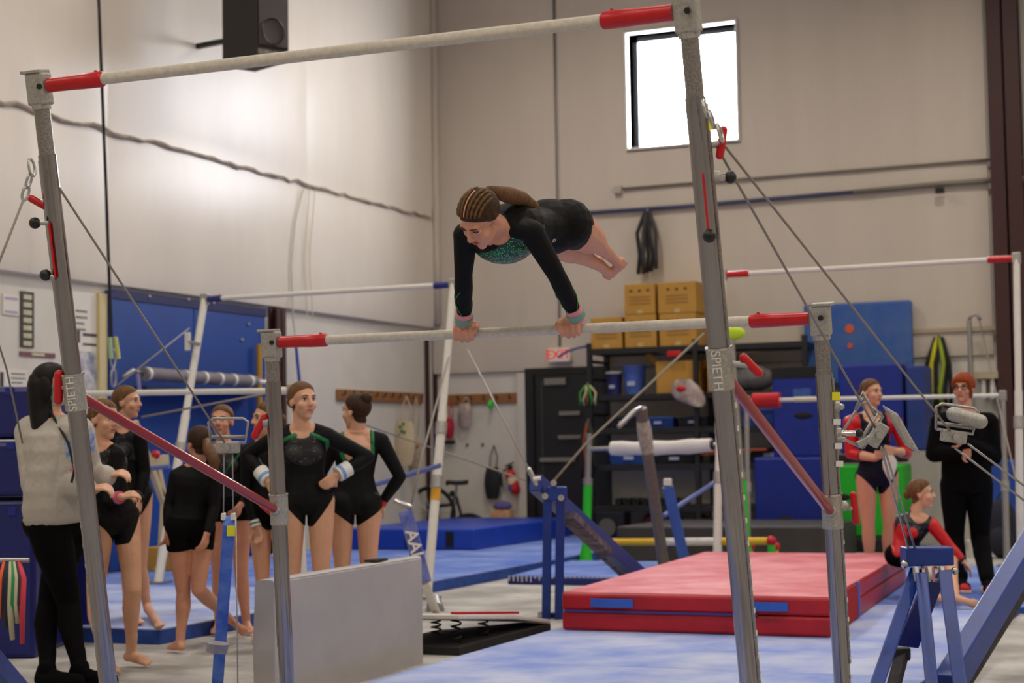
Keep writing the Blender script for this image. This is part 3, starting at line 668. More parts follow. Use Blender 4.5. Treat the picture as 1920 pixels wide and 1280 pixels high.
# ---------------------------------------------------------------- junior bar with green posts
jb_ = thing('junior_bar', 'small training bar on green footed posts with white foam roll', 'training bar', (-5.4, 16.9, .0))
def green_post(p0, ptop, split):
    d = nrm(ptop-p0); m_ = p0+(ptop-p0)*split
    o = put('post', B().tube([p0, p0+d*.12, p0+d*.2, m_], [.075, .06, .045, .045], 14), GREENP, jb_, smooth='a')
    put('upper_tube', B().cyl(m_, ptop, .032), STEEL, o, smooth='a'); put('collar', B().cyl(m_-d*.02, m_+d*.05, .05), STEEL, o, smooth='a'); return o
g0, g1 = gz(1098, 1058), gz(1402, 1064)
green_post(g0, gy(1105, 812, g0[1]), .62); green_post(g1, gy(1370, 620, g1[1]), .38)
a, b = gy(1100, 842, g0[1]), gy(1388, 832, g1[1])
br_ = put('cross_bar', B().cyl(a, b, .022), STEEL, jb_, smooth='a')
n_ = 9; pa, pb = a+(b-a)*.17, a+(b-a)*.82
put('foam_roll', B().tube([pa+(pb-pa)*k/n_+V3(0, 0, -.012*math.sin(math.pi*k/n_)) for k in range(n_+1)], [.07+.006*math.sin(k*2) for k in range(n_+1)], 16), mat('white_foam', (226, 220, 216), .8, var=.1, vs=6), br_, smooth='a')
put('foam_core_end', B().cyl(pb, pb+nrm(pb-pa)*.02, .05), BLACK, br_)
put('lime_pad', B().ball(gy(1372, 625, g1[1]), (.14, .05, .07)), mat('lime_tape', (190, 220, 40), .7), jb_, smooth=True)
# leaning grey upright, blue stanchion and strut
t_ = thing('bar_upright', 'leaning dull grey bar upright with taped clamp before the black shelving', 'upright', gz(1248, 1083))
u_top, u_bot = gy(1202, 765, 14.6), gz(1248, 1083)
put('tube', B().cyl(u_top, u_bot, .052, seg=18), DGREY, t_, smooth='a'); put('foot_plate', B().box(u_bot+V3(0, 0, .01), (.24, .2, .02)), STEEL, t_)
d = nrm(u_bot-u_top)
put('taped_clamp', B().tube([u_top+d*.12, u_top+d*.2, u_top+d*.34, u_top+d*.42], [.056, .066, .062, .055], 12), mat('worn_tape', (186, 178, 166), .8, var=.4, vs=25), t_, smooth='a')
put('top_bracket', B().tube([u_top, gy(1190, 770, 14.5), gy(1160, 800, 14.2)], .022, 8), STEEL, t_, smooth=True)
cable('stay_cable', 'taut grey cable from the front bars down to the taped upright', [gy(1320, 625, 13.5), gy(1100, 830, 12.6), gy(1035, 905, 12.2)], .010, mat('grey_webbing', (128, 122, 108), .7))
t_ = thing('cable_stanchion', 'mid blue stanchion with white tip beside the leaning grey upright', 'cable stanchion', gz(1290, 1080))
p, q_ = gy(1252, 912, 15.2), gz(1290, 1080)
put('leg', leg_box(B(), p, q_, .1, .07), mat('mid_blue_paint', (66, 104, 196), .5, var=.2, vs=8), t_, bevel=.006); put('tip', B().box(p+V3(0, 0, .04), (.07, .06, .07)), WHITEP, t_, bevel=.01)
t_ = thing('strut_upright', 'thin white upright with pale blue strut behind the front bar post', 'upright', gz(1346, 1064))
put('tube', B().cyl(gy(1346, 890, 17.2), gz(1346, 1064), .04), WHITEP, t_, smooth='a'); put('strut', B().cyl(gy(1244, 967, 15.6), gy(1346, 900, 16.5), .022), MATS['blue_grey_strut'], t_, smooth='a')
put('collar', B().cyl(gy(1346, 960, 17.2), gy(1346, 970, 17.2), .06), DGREY, t_, smooth='a')
# low yellow bar
t_ = thing('floor_bar', 'low yellow and white floor bar on coloured feet before the dark landing mat', 'floor bar', gz(1290, 1052))
yy = 15.9; a, b = gy(1140, 1016, yy), gy(1446, 1014, yy)
cbar = put('bar', B().cyl(a, b, .035), YELLOWP, t_, smooth='a'); put('white_middle', B().cyl(a+(b-a)*.36, a+(b-a)*.66, .037), WHITEP, cbar, smooth='a')
for p, m_ in ((a, RED), (b, RED)):
    put('leg', B().cyl((p[0], p[1], 0), p, .035), MATS['mid_blue_paint'] if p is a else GREENP, t_, smooth='a'); put('end_cap', B().ball(p, .05), m_, t_, smooth=True)
put('foot_bar', B().cyl(gy(1075, 1052, yy)*V3(1, 1, 0)+V3(0, 0, .04), gy(1450, 1052, yy)*V3(1, 1, 0)+V3(0, 0, .04), .03), YELLOWP, t_, smooth='a')
for x in (1402, 1450):
    p = gz(x, 1062, 0); put('wedge_foot', B().extr([p+V3(-.08, 0, 0), p+V3(.08, 0, 0), p+V3(0, 0, .26)], (0, .08, 0)), YELLOWP, t_); put('red_ball', B().ball(p+V3(.04, -.02, .2), .04), RED, t_, smooth=True)

# ---------------------------------------------------------------- thick landing mats
def slab(name, label, poly, z0, z1, m, cat='mat', bevel=.02, straps=0):
    c = sum(np.array(p[:2]) for p in poly)/len(poly); o = thing(name, label, cat, (c[0], c[1], z0))
    put('mat_body', B().prism(poly, z0, z1), m, o, bevel=bevel)
    p0, p1 = V3(*poly[0][:2], 0), V3(*poly[1][:2], 0); d = nrm(p1-p0); n = V3(d[1], -d[0], 0)
    for k in range(straps):
        q_ = p0+(p1-p0)*(k+.7)/(straps+.3); put('strap', B().box(q_+n*.006+V3(0, 0, (z0+z1)/2), (.09, .012, (z1-z0)*.75), (d, n, V3(0, 0, 1))), BLACKM, o)
    return o
slab('landing_mat', 'thick royal blue landing mat with black straps near the bicycle', [(-9.35, 17.3), (-7.73, 17.35), (-7.73, 20.3), (-9.35, 20.3)], .102, .33, mat('royal_blue_vinyl', (24, 66, 178), .42, var=.15, vs=4), straps=3)
slab('landing_mat', 'dark charcoal landing mat in front of the black shelving', [(-6.1, 17.35), (-3.92, 17.45), (-3.92, 19.04), (-6.1, 19.04)], .0, .36, mat('charcoal_vinyl', (64, 60, 60), .6, var=.2, vs=5))
# upright blue mats on the back wall
def upright(label, x0, y0, x1, y1, Y, th, m, name='folded_mat', hole=None, strip=None, tagp=None, zb_=None, group=None):
    a = gy(x0, y1, Y); b = gy(x1, y0, Y); o = thing(name, label, 'mat', ((a[0]+b[0])/2, Y, a[2] if zb_ is None else zb_), group)
    z0 = a[2] if zb_ is None else zb_
    put('mat_body', B().bb((a[0], Y, z0), (b[0], Y+th, b[2])), m, o, bevel=.025)
    W = b[0]-a[0]; Hh = b[2]-z0
    if strip: put('top_strip', B().bb((a[0]-.004, Y-.004, b[2]-strip*Hh), (b[0]+.004, Y+th*.5, b[2]+.004)), BLACKM, o, bevel=.01)
    if hole is not None: put('hand_slot', B().ball((a[0]+W*hole[0], Y, z0+Hh*hole[1]), (.11, .012, .04)), BLACKM, o, smooth=True)
    if tagp is not None:
        put('printed_label', B().bb((a[0]+W*tagp[0], Y-.006, z0+Hh*tagp[1]), (a[0]+W*tagp[2], Y, z0+Hh*tagp[3])), mat('faded_print', (62, 96, 176), .6, var=.4, vs=30), o)
    return o
hm = upright('faded blue mat with two orange dots hung on the back wall', 1510, 562, 1708, 722, YB-.22, .1, mat('faded_blue_vinyl', (36, 84, 160), .5, var=.3, vs=2.5, rgb2=(66, 100, 160)), 'wall_mat')
ORG = mat('orange_dot', (206, 92, 62), .6)
for x, y, r_ in ((1593, 616, .055), (1594, 648, .033)): q_ = gy(x, y, YB-.222); put('dot', B().cyl(q_, q_-V3(0, .008, 0), r_, seg=20), ORG, hm)
slab_z = 0
upright('upper folded blue mat with black top strip and hand slot', 1451, 686, 1540, 858, 19.6, .45, BLUEV, hole=(.62, .46), strip=.13, tagp=(.42, .62, .78, .76))
upright('broad blue mat leaning upright behind the standing girl', 1575, 680, 1692, 850, 19.5, .5, BLUEV)
upright('darker blue mat standing at the end of the broad blue mat', 1701, 684, 1732, 845, 19.45, .55, mat('slate_blue_vinyl', (26, 54, 128), .5, var=.2, vs=4))
upright('lower blue mat with hand slot standing behind the dark landing mat', 1416, 856, 1542, 990, 19.3, .5, BLUEV, hole=(.45, .33), tagp=(.33, .02, .62, .2), zb_=0)
upright('bright green mat standing behind the standing girl', 1566, 870, 1694, 1008, 19.2, .5, mat('green_vinyl', (22, 180, 32), .5, var=.2, vs=3, bump=.2, bs=5), hole=(.1, .55), zb_=float(gy(1560, 1008, 19.1)[2])+.006)
upright('black base cushion under the bright green mat', 1560, 1008, 1696, 1024, 19.1, .6, BLACKM, 'base_cushion', zb_=0)
upright('black cushion between the broad blue mat and green mat', 1562, 851, 1688, 868, 19.45, .55, BLACKM, 'base_cushion')
upright('blue wall padding low behind the red haired adult', 1850, 860, 1990, 965, 19.6, .3, mat('padding_blue', (22, 70, 160), .45, var=.15, vs=3), 'wall_mat', zb_=.1)
# backpack on the floor by that padding
bp = thing('backpack', 'dark navy backpack on the floor behind the red haired adult', 'backpack', gz(1880, 1046))
q_ = gz(1880, 1046); bm_ = mat('backpack_navy', (22, 24, 40), .8)
put('pack_body', B().ball(q_+V3(0, 0, .3), (.17, .13, .31)), bm_, bp, smooth=True); put('front_pocket', B().ball(q_+V3(0, -.1, .18), (.13, .07, .15)), bm_, bp, smooth=True)
put('grab_loop', B().tube([q_+V3(-.04, 0, .6), q_+V3(0, 0, .66), q_+V3(.04, 0, .6)], .01, 6), BLACKM, bp); put('orange_tab', B().box(q_+V3(-.12, -.12, .2), (.03, .02, .14)), mat('orange_fabric', (220, 110, 30), .7), bp)
t_ = thing('paper_cup', 'small pale cup on the floor between the legs of the red haired adult', 'cup', gz(1826, 1046)); q_ = gz(1826, 1046)
put('cup_body', B().cyl(q_, q_+V3(0, 0, .17), .05, .065), mat('cup_pale', (200, 194, 184), .6), t_, smooth='a'); put('lid', B().cyl(q_+V3(0, 0, .17), q_+V3(0, 0, .185), .068), WHITEP, t_, smooth='a')

# ---------------------------------------------------------------- blue padding on the left wall
a, b = gx(194, 542, XL), gx(487, 575, XL)
t_ = thing('wall_padding', 'large royal blue padding hung on the white left wall', 'wall padding', (XL+.05, (a[1]+b[1])/2, .1))
WPB = mat('wall_pad_blue', (18, 66, 148), .5, var=.15, vs=1.5, bump=.15, bs=2)
for k in range(2):
    y0, y1 = a[1]+(b[1]-a[1])*k/2, a[1]+(b[1]-a[1])*(k+1)/2; put('pad_panel', B().bb((XL+.004, y0+.004, .1), (XL+.075, y1-.004, 2.76)), WPB, t_, bevel=.012)
put('top_strip', B().bb((XL+.07, a[1], 2.68), (XL+.085, b[1], 2.77)), mat('navy_strip', (16, 24, 80), .6), t_)
for x, y in ((280, 556), (353, 562), (400, 568), (466, 608), (454, 637)): q_ = gx(x, y, XL+.085); put('grommet', B().ball(q_, .018), STEEL, t_, smooth=True)
put('wood_edge', B().bb((XL+.004, a[1]-.13, .1), (XL+.05, a[1]-.01, 2.72)), mat('cream_edge', (206, 190, 140), .6), t_)
# foam roller rack on it
t_ = thing('foam_roll', 'long grey foam roll with white bands against blue wall padding', 'foam roll', gx(350, 712, XL+.25))
p, q_ = gx(268, 700, XL+.3), gx(478, 715, XL+.3); put('roll', B().cyl(p, q_, .062, seg=18), mat('grey_foam', (128, 120, 122), .8, var=.15, vs=10), t_, smooth='a')
for s_ in (.02, .34, .5, .64, .77, .93): put('white_band', B().cyl(p+(q_-p)*s_, p+(q_-p)*(s_+.02), .066, seg=18), WHITEP, t_, smooth='a')
put('end_rod', B().cyl(q_, q_+nrm(q_-p)*.3, .025), WHITEP, t_, smooth='a'); put('rack_shelf', B().bb((XL+.08, p[1], p[2]-.17), (XL+.35, q_[1]+.2, p[2]-.12)), mat('navy_strip', (16, 24, 80), .6), t_)
put('end_clip', B().tube([p, gx(248, 694, XL+.3), gx(232, 706, XL+.3)], .02, 8), STEEL, t_, smooth=True)
put('strap', B().tube([gx(258, 700, XL+.32), gx(262, 735, XL+.32)], .018, 6), mat('lilac_strap', (140, 132, 178), .7), t_)
# yellow upright tube behind the brown column
tag(put('yellow_tube', B().cyl(gx(483, 645, XL+.25)*V3(1, 1, 0), gx(483, 645, XL+.25), .03), mat('mustard', (190, 140, 30), .6), at=gx(483, 645, XL+.25)*V3(1, 1, 0), smooth='a') if False else put('yellow_tube', B().cyl(gx(486, 645, XL+.14)*V3(1, 1, 0), gx(486, 645, XL+.14), .03), mat('mustard', (190, 140, 30), .6), smooth='a'), 'mustard yellow tube leaning beside the brown column', 'tube')
# posters on the left wall
PAPER = mat('poster_paper', (222, 216, 206), .7)
def wall_rect(x0, y0, x1, y1, off=.012):
    a = gx(x0, y0, XL+off); b = gx(x1, y1, XL+off); return a, b
def poster(label, x0, y0, x1, y1, m, cells):
    a, b = wall_rect(x0, y0, x1, y1); ya, yb = sorted((a[1], b[1])); za, zb_ = sorted((a[2], b[2]))
    o = thing('poster', label, 'poster', (XL+.01, (ya+yb)/2, (za+zb_)/2)); put('sheet', B().bb((XL+.002, ya, za), (XL+.012, yb, zb_)), m, o)
    for u0, v0, u1, v1, mm in cells: put('printed_panel', B().bb((XL+.012, ya+(yb-ya)*u0, za+(zb_-za)*v0), (XL+.015, ya+(yb-ya)*u1, za+(zb_-za)*v1)), mm, o)
DK = mat('poster_dark', (70, 64, 58), .6, var=.3, vs=14); CR = mat('poster_cream', (208, 200, 168), .6, var=.2, vs=20); MV = mat('poster_mauve', (136, 84, 96), .6, var=.4, vs=18); GRY = mat('poster_text_grey', (150, 142, 136), .7, var=.4, vs=30); LIL = mat('poster_lilac', (176, 158, 190), .7); PIC = mat('poster_picture', (120, 132, 150), .6, var=.9, vs=9, rgb2=(214, 208, 206)); PICD = mat('poster_picture_dark', (86, 74, 80), .6, var=.6, vs=9)
poster('tall dark poster of small framed pictures on the left wall', 39, 545, 64, 652, DK, [(.2, .03+.138*k, .8, .03+.138*k+.085, CR) for k in range(7)])
poster('narrow mauve banner strip under the tall dark poster', 38, 658, 104, 671, MV, [(.32, .2, .68, .8, CR)])
poster('white poster of figures and text beside the blue wall padding', 136, 545, 190, 740, PAPER, [(.1, .80, .5, .82, GRY), (.1, .74, .5, .76, GRY), (.1, .68, .4, .7, GRY), (.1, .62, .45, .64, GRY), (0, .5, .25, .62, PICD), (.35, .57, .95, .6, PICD), (.35, .48, .95, .5, PICD), (.1, .05, .95, .42, PIC)])
poster('white sheet with handwritten lines above the coach', 0, 690, 52, 726, PAPER, [(.4, .7, .9, .78, GRY), (.4, .45, .9, .53, GRY), (.4, .2, .8, .28, GRY), (0, .0, .12, .8, PICD)])
poster('small sheet with two lilac lines on the left wall', 6, 550, 36, 592, PAPER, [(.1, .75, .9, .86, LIL), (.1, .1, .9, .2, LIL)])
# ================================================================== BACK WALL: door, sign, shelving, hanging things
dx0, dx1, dzt = gy(990, 700, YB)[0], gy(1122, 700, YB)[0], 2.17
fr = B(); fr.bb((dx0-.02, YB-.07, 0), (dx0+.1, YB-.001, dzt+.06)).bb((dx1, YB-.07, 0), (dx1+.1, YB-.001, dzt+.06)).bb((dx0+.1, YB-.07, dzt-.02), (dx1, YB-.001, dzt+.06))
dr = struct('door_1', fr, BLACK)
put('door_slab', B().bb((dx0+.11, YB-.05, .01), (dx1-.01, YB-.005, dzt-.03)), mat('black_door', (22, 20, 22), .45), dr, bevel=.004)
PL = mat('plate_grey', (134, 128, 118), .5, .3)
for x0, y0, x1, y1, nm in ((1022, 708, 1062, 722, 'door_closer'), (1050, 770, 1089, 779, 'door_plate'), (1048, 815, 1090, 823, 'door_plate'), (1014, 857, 1080, 866, 'push_bar')):
    a, b = gy(x0, y1, YB-.06), gy(x1, y0, YB-.06); put(nm, B().bb((a[0], YB-.10, a[2]), (b[0], YB-.05, b[2])), PL, dr, bevel=.004)
put('door_gap', B().bb((dx0+.2, YB-.056, .02), (dx0+.215, YB-.05, dzt-.1)), mat('weather_strip', (70, 70, 60), .6), dr)
wj0 = gy(972, 700, YB)[0]; struct('trim_4', B().bb((wj0, YB-.06, 0), (dx0-.022, YB-.001, 2.18)), mat('jamb_white', (206, 200, 188), .6))
# exit sign
a, b = gy(1028, 679, YB-.18), gy(1068, 651, YB-.18)
ex = thing('exit_sign', 'white exit sign with red letters above the black door', 'exit sign', ((a[0]+b[0])/2, YB-.15, a[2]))
put('sign_housing', B().bb((a[0], YB-.18, a[2]), (b[0], YB-.068, b[2])), mat('sign_white', (232, 226, 214), .5), ex, bevel=.01)
text('letters', 'EXIT', .165, mat('exit_red', (245, 36, 18), .5, emit=.35), ex, ((a[0]+b[0])/2-.01, YB-.183, (a[2]+b[2])/2), (1, 0, 0), (0, 0, 1), .002, bold=.001)
p = [gy(x, y, YB-.72) for x, y in ((1047, 669), (1065, 658), (1085, 652), (1106, 648))]
tag(put('blue_hose', B().tube(p, .014, 6), mat('hose_blue', (40, 46, 130), .5)), 'short blue hose curving from the shelf top across the exit sign', 'hose')
# peg rails
def peg_rail(label, a, b, n, nx):
    o = thing('peg_rail', label, 'peg rail', (np.array(a)+np.array(b))/2)
    put('board', B().bar(a, b, .03, .13), WOOD, o, bevel=.004)
    for k in range(n):
        p = np.array(a)+(np.array(b)-np.array(a))*(k+.5)/n; put('hook', B().tube([p, p+np.array(nx)*.05, p+np.array(nx)*.06+V3(0, 0, .05)], .009, 6), BLACKM, o)
a, b = gx(632, 738, XL+.02), gx(792, 748, XL+.02); z_ = (a[2]+b[2])/2; peg_rail('wooden peg rail on the left wall beside the corner column', V3(XL+.02, a[1], z_), V3(XL+.02, b[1], z_), 11, (1, 0, 0))
a, b = gy(826, 750, YB-.02), gy(970, 745, YB-.02); z_ = (a[2]+b[2])/2; peg_rail('wooden peg rail on the back wall left of the black door', V3(a[0], YB-.02, z_), V3(b[0], YB-.02, z_), 6, (0, -1, 0))
# hanging things
def pouch(name, label, x, ytop, ybot, wpx, Y, m, cat, strap=True, m2=None, ystrap=None, spots=None):
    c = gy(x, (ytop+ybot)/2, Y); t0, t1 = gy(x, ytop, Y), gy(x, ybot, Y); k = depth(c)/F; hw = wpx*k/2; hh = (t0[2]-t1[2])/2
    o = thing(name, label, cat, t1)
    rg = []
    for i in range(9):
        s = i/8; w_ = hw*(.45+.55*math.sin(math.pi*min(1, .12+s*.8))**.7); z = t0[2]-(t0[2]-t1[2])*s
        rg.append([V3(t0[0]+(t1[0]-t0[0])*s+w_*math.cos(q), Y-.05+.055*math.sin(q)*math.sin(math.pi*(.15+.75*s)), z) for q in np.linspace(0, 2*math.pi, 15)[:-1]])
    put('bag_body', B().loft(rg), m, o, smooth='a')
    if strap:
        ys0 = ystrap if ystrap else ytop-30
        for s in (-1, 1): put('drawstring', B().tube([gy(x, ys0, Y-.02), gy(x+s*wpx*.2, (ys0+ytop)/2, Y-.05), t0+V3(s*hw*.4, -.03, -.02)], .008, 6), m2 or m, o)
    if spots:
        for sx, sy, mm in spots: put('printed_spot', B().ball(gy(sx, sy, Y-.105), (.02, .01, .02)), mm, o, smooth=True)
    return o
GR2 = mat('pattern_green', (34, 110, 60), .7)
pouch('drawstring_bag', 'cream drawstring bag with green pattern hanging from the left wall rail', 762, 790, 872, 42, float(gx(764, 830, XL+.14)[1]), mat('canvas_cream', (206, 188, 150), .85, var=.1, vs=9), 'bag', ystrap=742, spots=[(750+dx, 800+dy, GR2) for dx, dy in ((0, 0), (6, -6), (3, 8), (-3, 16), (8, 10))])
pouch('drawstring_bag', 'second cream bag with orange trim hanging by the corner column', 780, 820, 880, 26, float(gx(781, 830, XL+.1)[1]), mat('canvas_tan', (196, 172, 140), .85, var=.3, vs=14), 'bag', ystrap=742, spots=[(783, 836, mat('pattern_orange', (200, 110, 70), .7)), (776, 826, GR2)])
pouch('red_pouch', 'small crimson pouch hanging on the back wall near the white post', 846, 784, 822, 18, YB-.05, mat('crimson_cloth', (176, 26, 50), .8), 'pouch', ystrap=755)
q_ = gy(843, 829, YB-.08); tag(put('wall_box', B().box(q_, (.14, .07, .05)), BLACK, at=q_, bevel=.006), 'small black wall box under the crimson pouch', 'wall box')
pouch('plastic_bag', 'clear plastic bag of small things hanging from the back wall rail', 874, 756, 800, 28, YB-.05, mat('hazy_plastic', (196, 180, 172), .35, var=.35, vs=8, rgb2=(150, 130, 122)), 'bag', ystrap=745)
pouch('green_tag', 'bright green ribbon hanging from the back wall rail', 923, 750, 768, 9, YB-.05, mat('ribbon_green', (60, 210, 70), .6), 'ribbon', strap=False)
pouch('drawstring_bag', 'black drawstring bag hanging beside the fire extinguisher', 926, 876, 935, 33, YB-.05, mat('bag_black', (24, 24, 28), .75), 'bag', ystrap=835)
for x in (876, 905): q_ = gy(x, 833, YB-.012); tag(put('wall_hook', B().ball(q_, .022), PIPE, at=q_, smooth=True), ['small bare hook on the back wall below the plastic bag', 'small bare hook on the back wall above the black bag'][x > 890], 'hook')
# fire extinguisher
p0, p1 = gy(966, 926, YB-.1), gy(957, 884, YB-.1); fe = thing('fire_extinguisher', 'red fire extinguisher mounted beside the black door', 'fire extinguisher', p0)
put('cylinder', B().rod(p0+V3(0, 0, .06), p1-V3(0, 0, .04), .07), RED, fe, smooth=True); put('valve', B().box(p1+V3(0, 0, .05), (.05, .05, .07)), BLACK, fe, bevel=.006)
put('handle', B().bar(p1+V3(-.07, 0, .07), p1+V3(.05, 0, .12), .02, .02), BLACK, fe); put('hose', B().tube([p1+V3(-.03, -.02, .05), p1+V3(-.12, -.03, -.02), p1+V3(-.11, -.03, -.2)], .014, 6), BLACK, fe, smooth=True)
put('paper_label', B().cyl(p0+(p1-p0)*.45, p0+(p1-p0)*.75, .0715), mat('label_cream', (214, 200, 160), .6), fe, smooth='a'); put('blue_label', B().cyl(p0+(p1-p0)*.2, p0+(p1-p0)*.34, .0712), mat('label_blue', (60, 90, 170), .6), fe, smooth='a')
# gift bag under it
gbp = gz(942, 1010); t_ = thing('paper_bag', 'orange patterned paper bag with purple tissue on the floor', 'paper bag', (gy(942, 985, YB-.35)[0], YB-.35, 0)); c = gy(942, 985, YB-.35)
put('bag_body', B().bb((c[0]-.13, YB-.42, 0), (c[0]+.13, YB-.24, c[2]+.2)), mat('bag_orange', (206, 130, 70), .7, var=.5, vs=12, rgb2=(214, 180, 140)), t_, bevel=.006); put('tissue', B().ball((c[0], YB-.33, c[2]+.25), (.13, .08, .07)), mat('tissue_purple', (110, 96, 160), .8, var=.4, vs=20), t_, smooth=True)
# bicycle
bk = thing('bicycle', 'black bicycle parked against the back wall behind the blue landing mat', 'bicycle', (gy(850, 990, 20.5)[0], 20.5, 0))
P = lambda x, y: gy(x, y, 20.5)
sd_ = P(858, 905); put('saddle', B().loft([[V3(sd_[0]+sx, 20.5+w_*math.cos(q), sd_[2]+.03*math.sin(q)+dz) for q in np.linspace(0, 2*math.pi, 13)[:-1]] for sx, w_, dz in ((-.15, .04, -.01), (-.13, .1, .01), (-.04, .1, .0), (.06, .05, 0), (.14, .03, .01))]), BLACK, bk, smooth='a')
put('seat_post', B().cyl(P(856, 910), P(853, 945), .018), STEEL, bk); put('frame_tube', B().cyl(P(853, 925), P(842, 1000), .02), BLACK, bk); put('frame_tube', B().cyl(P(855, 930), P(874, 1000), .02), BLACK, bk)
put('frame_tube', B().cyl(P(853, 945), P(805, 950), .022), BLACK, bk); put('pedal', B().box(P(878, 970), (.12, .1, .03)), BLACK, bk, bevel=.006); put('crank_arm', B().cyl(P(868, 985), P(878, 971), .014), STEEL, bk)
wc = P(808, 962); rr = [wc+V3(.33*math.cos(q), 0, .33*math.sin(q)) for q in np.linspace(0, 2*math.pi, 33)[:-1]]; put('wheel', B().tube(rr, .028, 8, closed=True), BLACKM, bk, smooth=True)
wc2 = P(880, 1012); rr = [wc2+V3(.3*math.cos(q), 0, .3*math.sin(q)+.02) for q in np.linspace(0, 2*math.pi, 33)[:-1]]; put('wheel', B().tube(rr, .025, 8, closed=True), BLACKM, bk, smooth=True)
for k in range(10): q = k*math.pi/5; put('spoke', B().cyl(wc, wc+V3(.32*math.cos(q), 0, .32*math.sin(q)), .004, seg=5), STEEL, bk)
put('clamp_light', B().ball(P(848, 925), .04), BLACK, bk, smooth=True)
# ---------------------------------------------------------------- shelving
SY = YB-.75; a, b = gy(1105, 650, SY), gy(1508, 634, SY); SX0, SX1, SZ = a[0], b[0], (a[2]+b[2])/2
sh = thing('shelving_unit', 'tall black metal shelving unit loaded with boxes and gear', 'shelving', ((SX0+SX1)/2, SY+.3, 0))
SBK = mat('shelf_black', (24, 23, 24), .5, var=.2, vs=6)
for x in (SX0, (SX0*.495+SX1*.505), SX1):
    for y in (SY, SY+.62): put('shelf_post', B().bb((x-.03, y-.03, 0), (x+.03, y+.03, SZ+.04)), SBK, sh)
levels = []
for py in (650, 737, 800, 868, 945, 996):
    z = gy(1150, py, SY)[2]-.02
    levels.append(z); put('shelf', B().bb((SX0, SY-.02, z-.07), (SX1, SY+.64, z)), SBK, sh, bevel=.004)
for k in range(6): z = SZ-.2-.22*k; put('ladder_rung', B().bb((SX0-.02, SY, z), (SX0+.02, SY+.62, z+.035)), SBK, sh)
tz = levels[0]
def carton(label, x0, y0, x1, y1, Y, z0, m=CARD, dpt=.5, marks=True, open_=False):
    a = gy(x0, y1, Y); b = gy(x1, y0, Y); h = b[2]-a[2]; o = thing('carton', label, 'carton', ((a[0]+b[0])/2, Y+dpt/2, z0))
    put('carton_body', B().bb((a[0]+.006, Y, z0+.002), (b[0]-.006, Y+dpt, z0+h)), m, o, bevel=.005)
    W = b[0]-a[0]; cx = (a[0]+b[0])/2
    put('tape_strip', B().bb((cx-.035, Y-.003, z0+h*.02), (cx+.035, Y, z0+h*.14)), mat('packing_tape', (196, 168, 110), .4), o)
    if marks:
        INK = mat('carton_ink', (96, 70, 40), .8)
        for k in (-1, 0, 1): put('printed_mark', B().bb((cx+k*.11-.02, Y-.003, z0+h*.74), (cx+k*.11+.02, Y, z0+h*.82)), INK, o)
        for r_ in range(3): put('printed_line', B().bb((cx-.14, Y-.003, z0+h*(.32+.11*r_)), (cx+.14, Y, z0+h*(.37+.11*r_))), mat('carton_ink_soft', (150, 108, 52), .8), o)
    if open_:
        for s, px in ((-1, a[0]), (1, b[0])): put('flap', B().bar((px, Y+dpt/2, z0+h), (px+s*.05, Y+dpt/2, z0+h-.06), dpt*.9, .008, (0, 1, 0)), m, o)
    return h
bz = gy(1200, 648, SY)[2]
h1 = carton('left cardboard carton on the shelf top with nothing stacked on it', 1107, 585, 1166, 646, SY, tz)
h2 = carton('lower middle cardboard carton under another on the shelf top', 1171, 580, 1230, 644, SY, tz)
h3 = carton('lower right cardboard carton under another on the shelf top', 1236, 578, 1305, 642, SY, tz)
carton('upper left cardboard carton of the two highest on the shelf', 1170, 520, 1228, 580, SY, tz+h2+.004)
carton('upper right cardboard carton of the two highest on the shelf', 1233, 516, 1305, 578, SY, tz+h3+.004)
# second level things
z2 = levels[1]
def bucket(label, x, w_, h, m, Y=None, z=None):
    Y = Y or SY+.25; z = z2 if z is None else z; c = gy(x, 720, Y); k = depth(c)/F; r_ = w_*k/2; o = thing('bucket', label, 'bucket', (c[0], Y, z)); c = V3(c[0], Y, z)
    put('bucket_body', B().tube([c+V3(0, 0, .004), c+V3(0, 0, h*.9), c+V3(0, 0, h)], [r_*.85, r_, r_*1.06], 20), m, o, smooth='a'); put('bucket_lid', B().cyl(c+V3(0, 0, h), c+V3(0, 0, h+.025), r_*1.08), WHITEP if 'white' in label else m, o, smooth='a')
    put('paper_label', B().box(c+V3(0, -r_*.95, h*.4), (r_*.7, .02, h*.16)), mat('pale_label', (170, 180, 214), .6), o)
bucket('dark navy bucket with white lid on the second shelf', 1152, 30, .27, mat('bucket_navy', (34, 36, 100), .5)); bucket('mid blue bucket beside the navy bucket on the second shelf', 1190, 42, .34, mat('bucket_blue', (70, 98, 180), .5))
carton('open cardboard carton holding a plastic bag on the second shelf', 1230, 672, 1308, 735, SY+.02, z2, dpt=.5, marks=False, open_=True); carton('narrow cardboard carton behind the front bar post on the second shelf', 1326, 668, 1368, 733, SY+.05, z2, dpt=.5, marks=False)
q_ = gy(1290, 738, SY-.06); pg = thing('plastic_bag', 'clear bag with red contents drooping over the second shelf edge', 'bag', (q_[0], SY-.1, q_[2]-.2)); put('bag_body', B().loft([[q_+V3(w_*math.cos(t)+sx, -.05+.06*math.sin(t), z) for t in np.linspace(0, 2*math.pi, 15)[:-1]] for w_, z, sx in ((.1, .17, -.04), (.16, .1, -.02), (.2, .02, 0), (.19, -.06, .04), (.13, -.12, .1), (.05, -.16, .15))]), MATS['hazy_plastic'], pg, smooth='a'); put('red_contents', B().ball(q_+V3(-.05, -.095, .06), (.07, .03, .045)), RED, pg, smooth=True)
